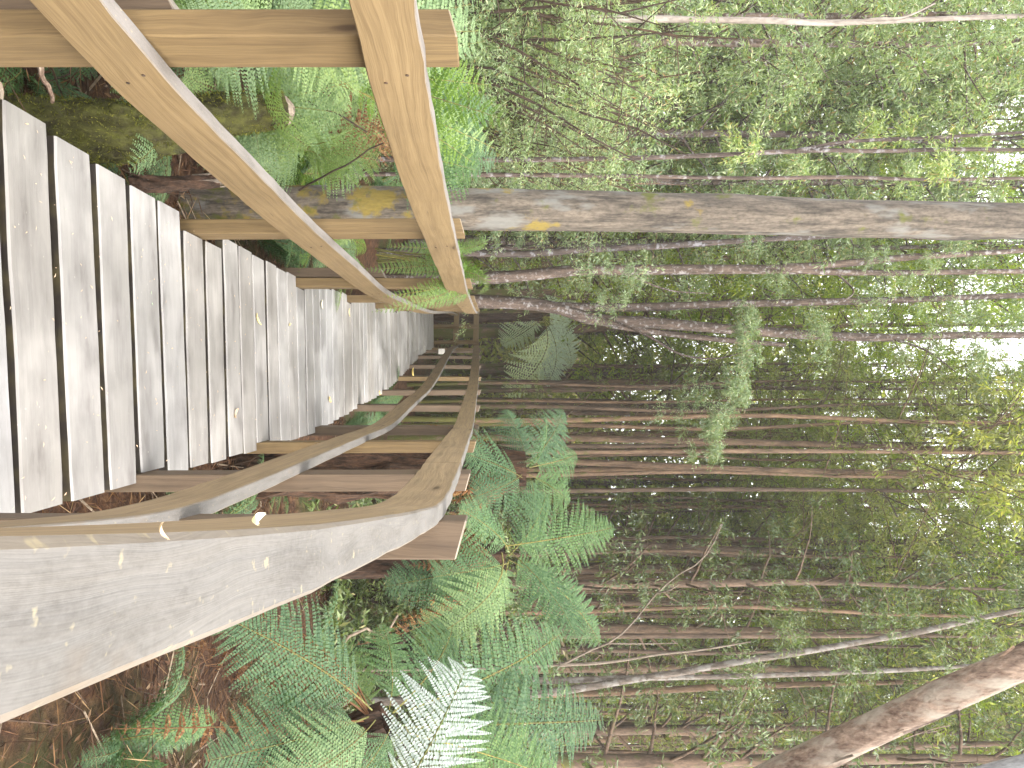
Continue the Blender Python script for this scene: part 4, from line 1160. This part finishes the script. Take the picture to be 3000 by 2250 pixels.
# ------------------------------------------------------------------ leaves lying on the walk
def fallen(px, py, ln, wd, az, m, lab, curl=.25, zoff=0.004, rail=False):
    d = 2100 * EYE / (HOR - px) if not rail else rail
    p = P(px, py, d)
    n_ = 7; s = np.linspace(0, 1, n_)
    w = wd * np.sin(np.pi * np.clip(s, .03, .98)) ** .8
    V = []
    for i in range(n_):
        zc = curl * ln * (s[i] - .5) ** 2 * 1.5
        for k_, o_ in enumerate((-1, 0, 1)):
            V.append(((s[i] - .5) * ln, o_ * w[i] / 2, zc + abs(o_) * curl * wd * .5))
    V = np.array(V)
    i = np.arange(n_ - 1)[:, None] * 3; j = np.arange(2)[None, :]
    Q = np.stack([i + j, i + j + 3, i + j + 4, i + j + 1], -1).reshape(-1, 4)
    o = mk('fallen_leaf', V, [Q], m, loc=p + np.array([0, 0, zoff]))
    o.rotation_euler = (0, 0, az)
    tag(o, lab, 'leaf', 'leaves fallen on the boardwalk')


fallen(438, 874, .055, .016, .2, M['leafgreenpale'], 'pale green leaf on the near planks, just left of the middle')
fallen(752, 935, .10, .022, .9, M['leafstraw'], 'long straw coloured leaf lying across a plank joint in mid deck')
fallen(683, 1210, .06, .035, -.6, M['leaftan'], 'curled tan leaf with a dark spot near the right deck edge', .5)
fallen(940, 892, .075, .05, .3, M['leafcream'], 'round cream leaf near the left edge further along the deck')
fallen(963, 1170, .09, .05, 1.0, M['leaftan'], 'tan leaf by the right deck edge further along the deck')
fallen(626, 778, .035, .018, .4, M['leafstraw'], 'tiny yellow leaf near the left deck edge')
fallen(846, 951, .05, .02, 2.0, M['leafstraw'], 'small yellow leaf two planks beyond the long straw leaf')
fallen(1020, 915, .08, .05, .2, M['leafstraw'], 'yellowed leaf next to the left deck edge before the bend')
fallen(1203, 1093, .2, .14, .5, M['leafstraw'], 'large yellow leaf beside the far right posts', .3, .02)
fallen(1105, 1150, .12, .05, 1.2, M['leaftan'], 'tan leaf at the foot of a far right post', .3, .02)
fallen(719, 1520, .010, .005, 1.9, M['leafcream'], 'cream curled leaf standing on the grey top of the right rail', .8, .003, rail=.325)
fallen(449, 1556, .008, .002, .6, M['leaftan'], 'brown scrap of leaf on the near end of the right top rail', .6, .002, rail=.235)

n = 420
yd = 2.0 + rs.rand(n) ** 1.3 * 9; xd = LI(yd) - .07 + rs.beta(.7, .7, n) * (RI(yd) - LI(yd) + .12)
cs = np.stack([xd, yd, ZD(yd) + .009], -1)
V, Q = leaf_geo(cs, rs.randn(n, 3) * [1, 1, .03], np.tile([0, 0, 1.0], (n, 1)) + .1 * rs.randn(n, 3), rs.uniform(.004, .022, n), rs.uniform(.002, .006, n), .3)
tag(mk('deck_debris', V, [Q], M['leaftan']), kind='stuff')


# thin haze volume, added to lift the dark background
hv, nth, _, Lh = mat('haze_air')
pv = node(nth, 'ShaderNodeVolumePrincipled'); pv.inputs['Color'].default_value = (.95, .97, .93, 1); pv.inputs['Density'].default_value = 0.0016; pv.inputs['Anisotropy'].default_value = 0.2
oh = node(nth, 'ShaderNodeOutputMaterial'); Lh.new(pv.outputs[0], oh.inputs['Volume'])
x0, x1, y0_, y1_, z0, z1 = -170, 170, -130, 210, -8, 34
Vh = [(x, yq, z) for z in (z0, z1) for yq in (y0_, y1_) for x in (x0, x1)]
tag(mk('haze', Vh, [np.array([(0, 2, 3, 1), (4, 5, 7, 6), (0, 1, 5, 4), (2, 6, 7, 3), (0, 4, 6, 2), (1, 3, 7, 5)])], hv), kind='stuff')

# ------------------------------------------------------------------ light, sky, camera
W = bpy.data.worlds.new('World'); S.world = W; W.use_nodes = True
nt = W.node_tree
bg = nt.nodes['Background']
sky = nt.nodes.new('ShaderNodeTexSky'); sky.sky_type = 'NISHITA'; sky.sun_disc = False
SD = nrm(np.array([.68, -.5, .66]))
sky.sun_elevation = math.asin(SD[2]); sky.sun_rotation = math.atan2(SD[0], SD[1])
sky.air_density = 1.0; sky.dust_density = 4.0; sky.ozone_density = 0.6
veil = nt.nodes.new('ShaderNodeMix'); veil.data_type = 'RGBA'; veil.inputs[0].default_value = 0.75      # cloud cover over the clear sky
veil.inputs[7].default_value = (9.8, 9.7, 9.6, 1)
nt.links.new(sky.outputs[0], veil.inputs[6]); nt.links.new(veil.outputs[2], bg.inputs[0]); bg.inputs[1].default_value = 0.12
sun = bpy.data.lights.new('sun', 'SUN'); sun.energy = 1.5; sun.angle = math.radians(80); sun.color = (1, .955, .88)
so = bpy.data.objects.new('sun', sun); COL.objects.link(so)
so.rotation_euler = Vector(SD).to_track_quat('Z', 'Y').to_euler()

cam = bpy.data.cameras.new('camera'); co = bpy.data.objects.new('camera', cam); COL.objects.link(co)
cam.sensor_fit = 'HORIZONTAL'; cam.sensor_width = 36; cam.lens = F / 3000 * 36; cam.shift_x = (1500 - HOR) / 3000
cam.clip_start = 0.02; cam.clip_end = 600
co.matrix_world = Matrix(((0, -1, 0, 0), (0, 0, -1, 0), (1, 0, 0, EYE), (0, 0, 0, 1)))
S.camera = co

S.view_settings.view_transform = 'Standard'; S.view_settings.look = 'None'
S.view_settings.exposure = 2.45; S.view_settings.gamma = 1.0
cy = S.cycles
cy.max_bounces = 6; cy.diffuse_bounces = 4; cy.glossy_bounces = 2; cy.transmission_bounces = 3; cy.transparent_max_bounces = 4
cy.caustics_reflective = False; cy.caustics_refractive = False
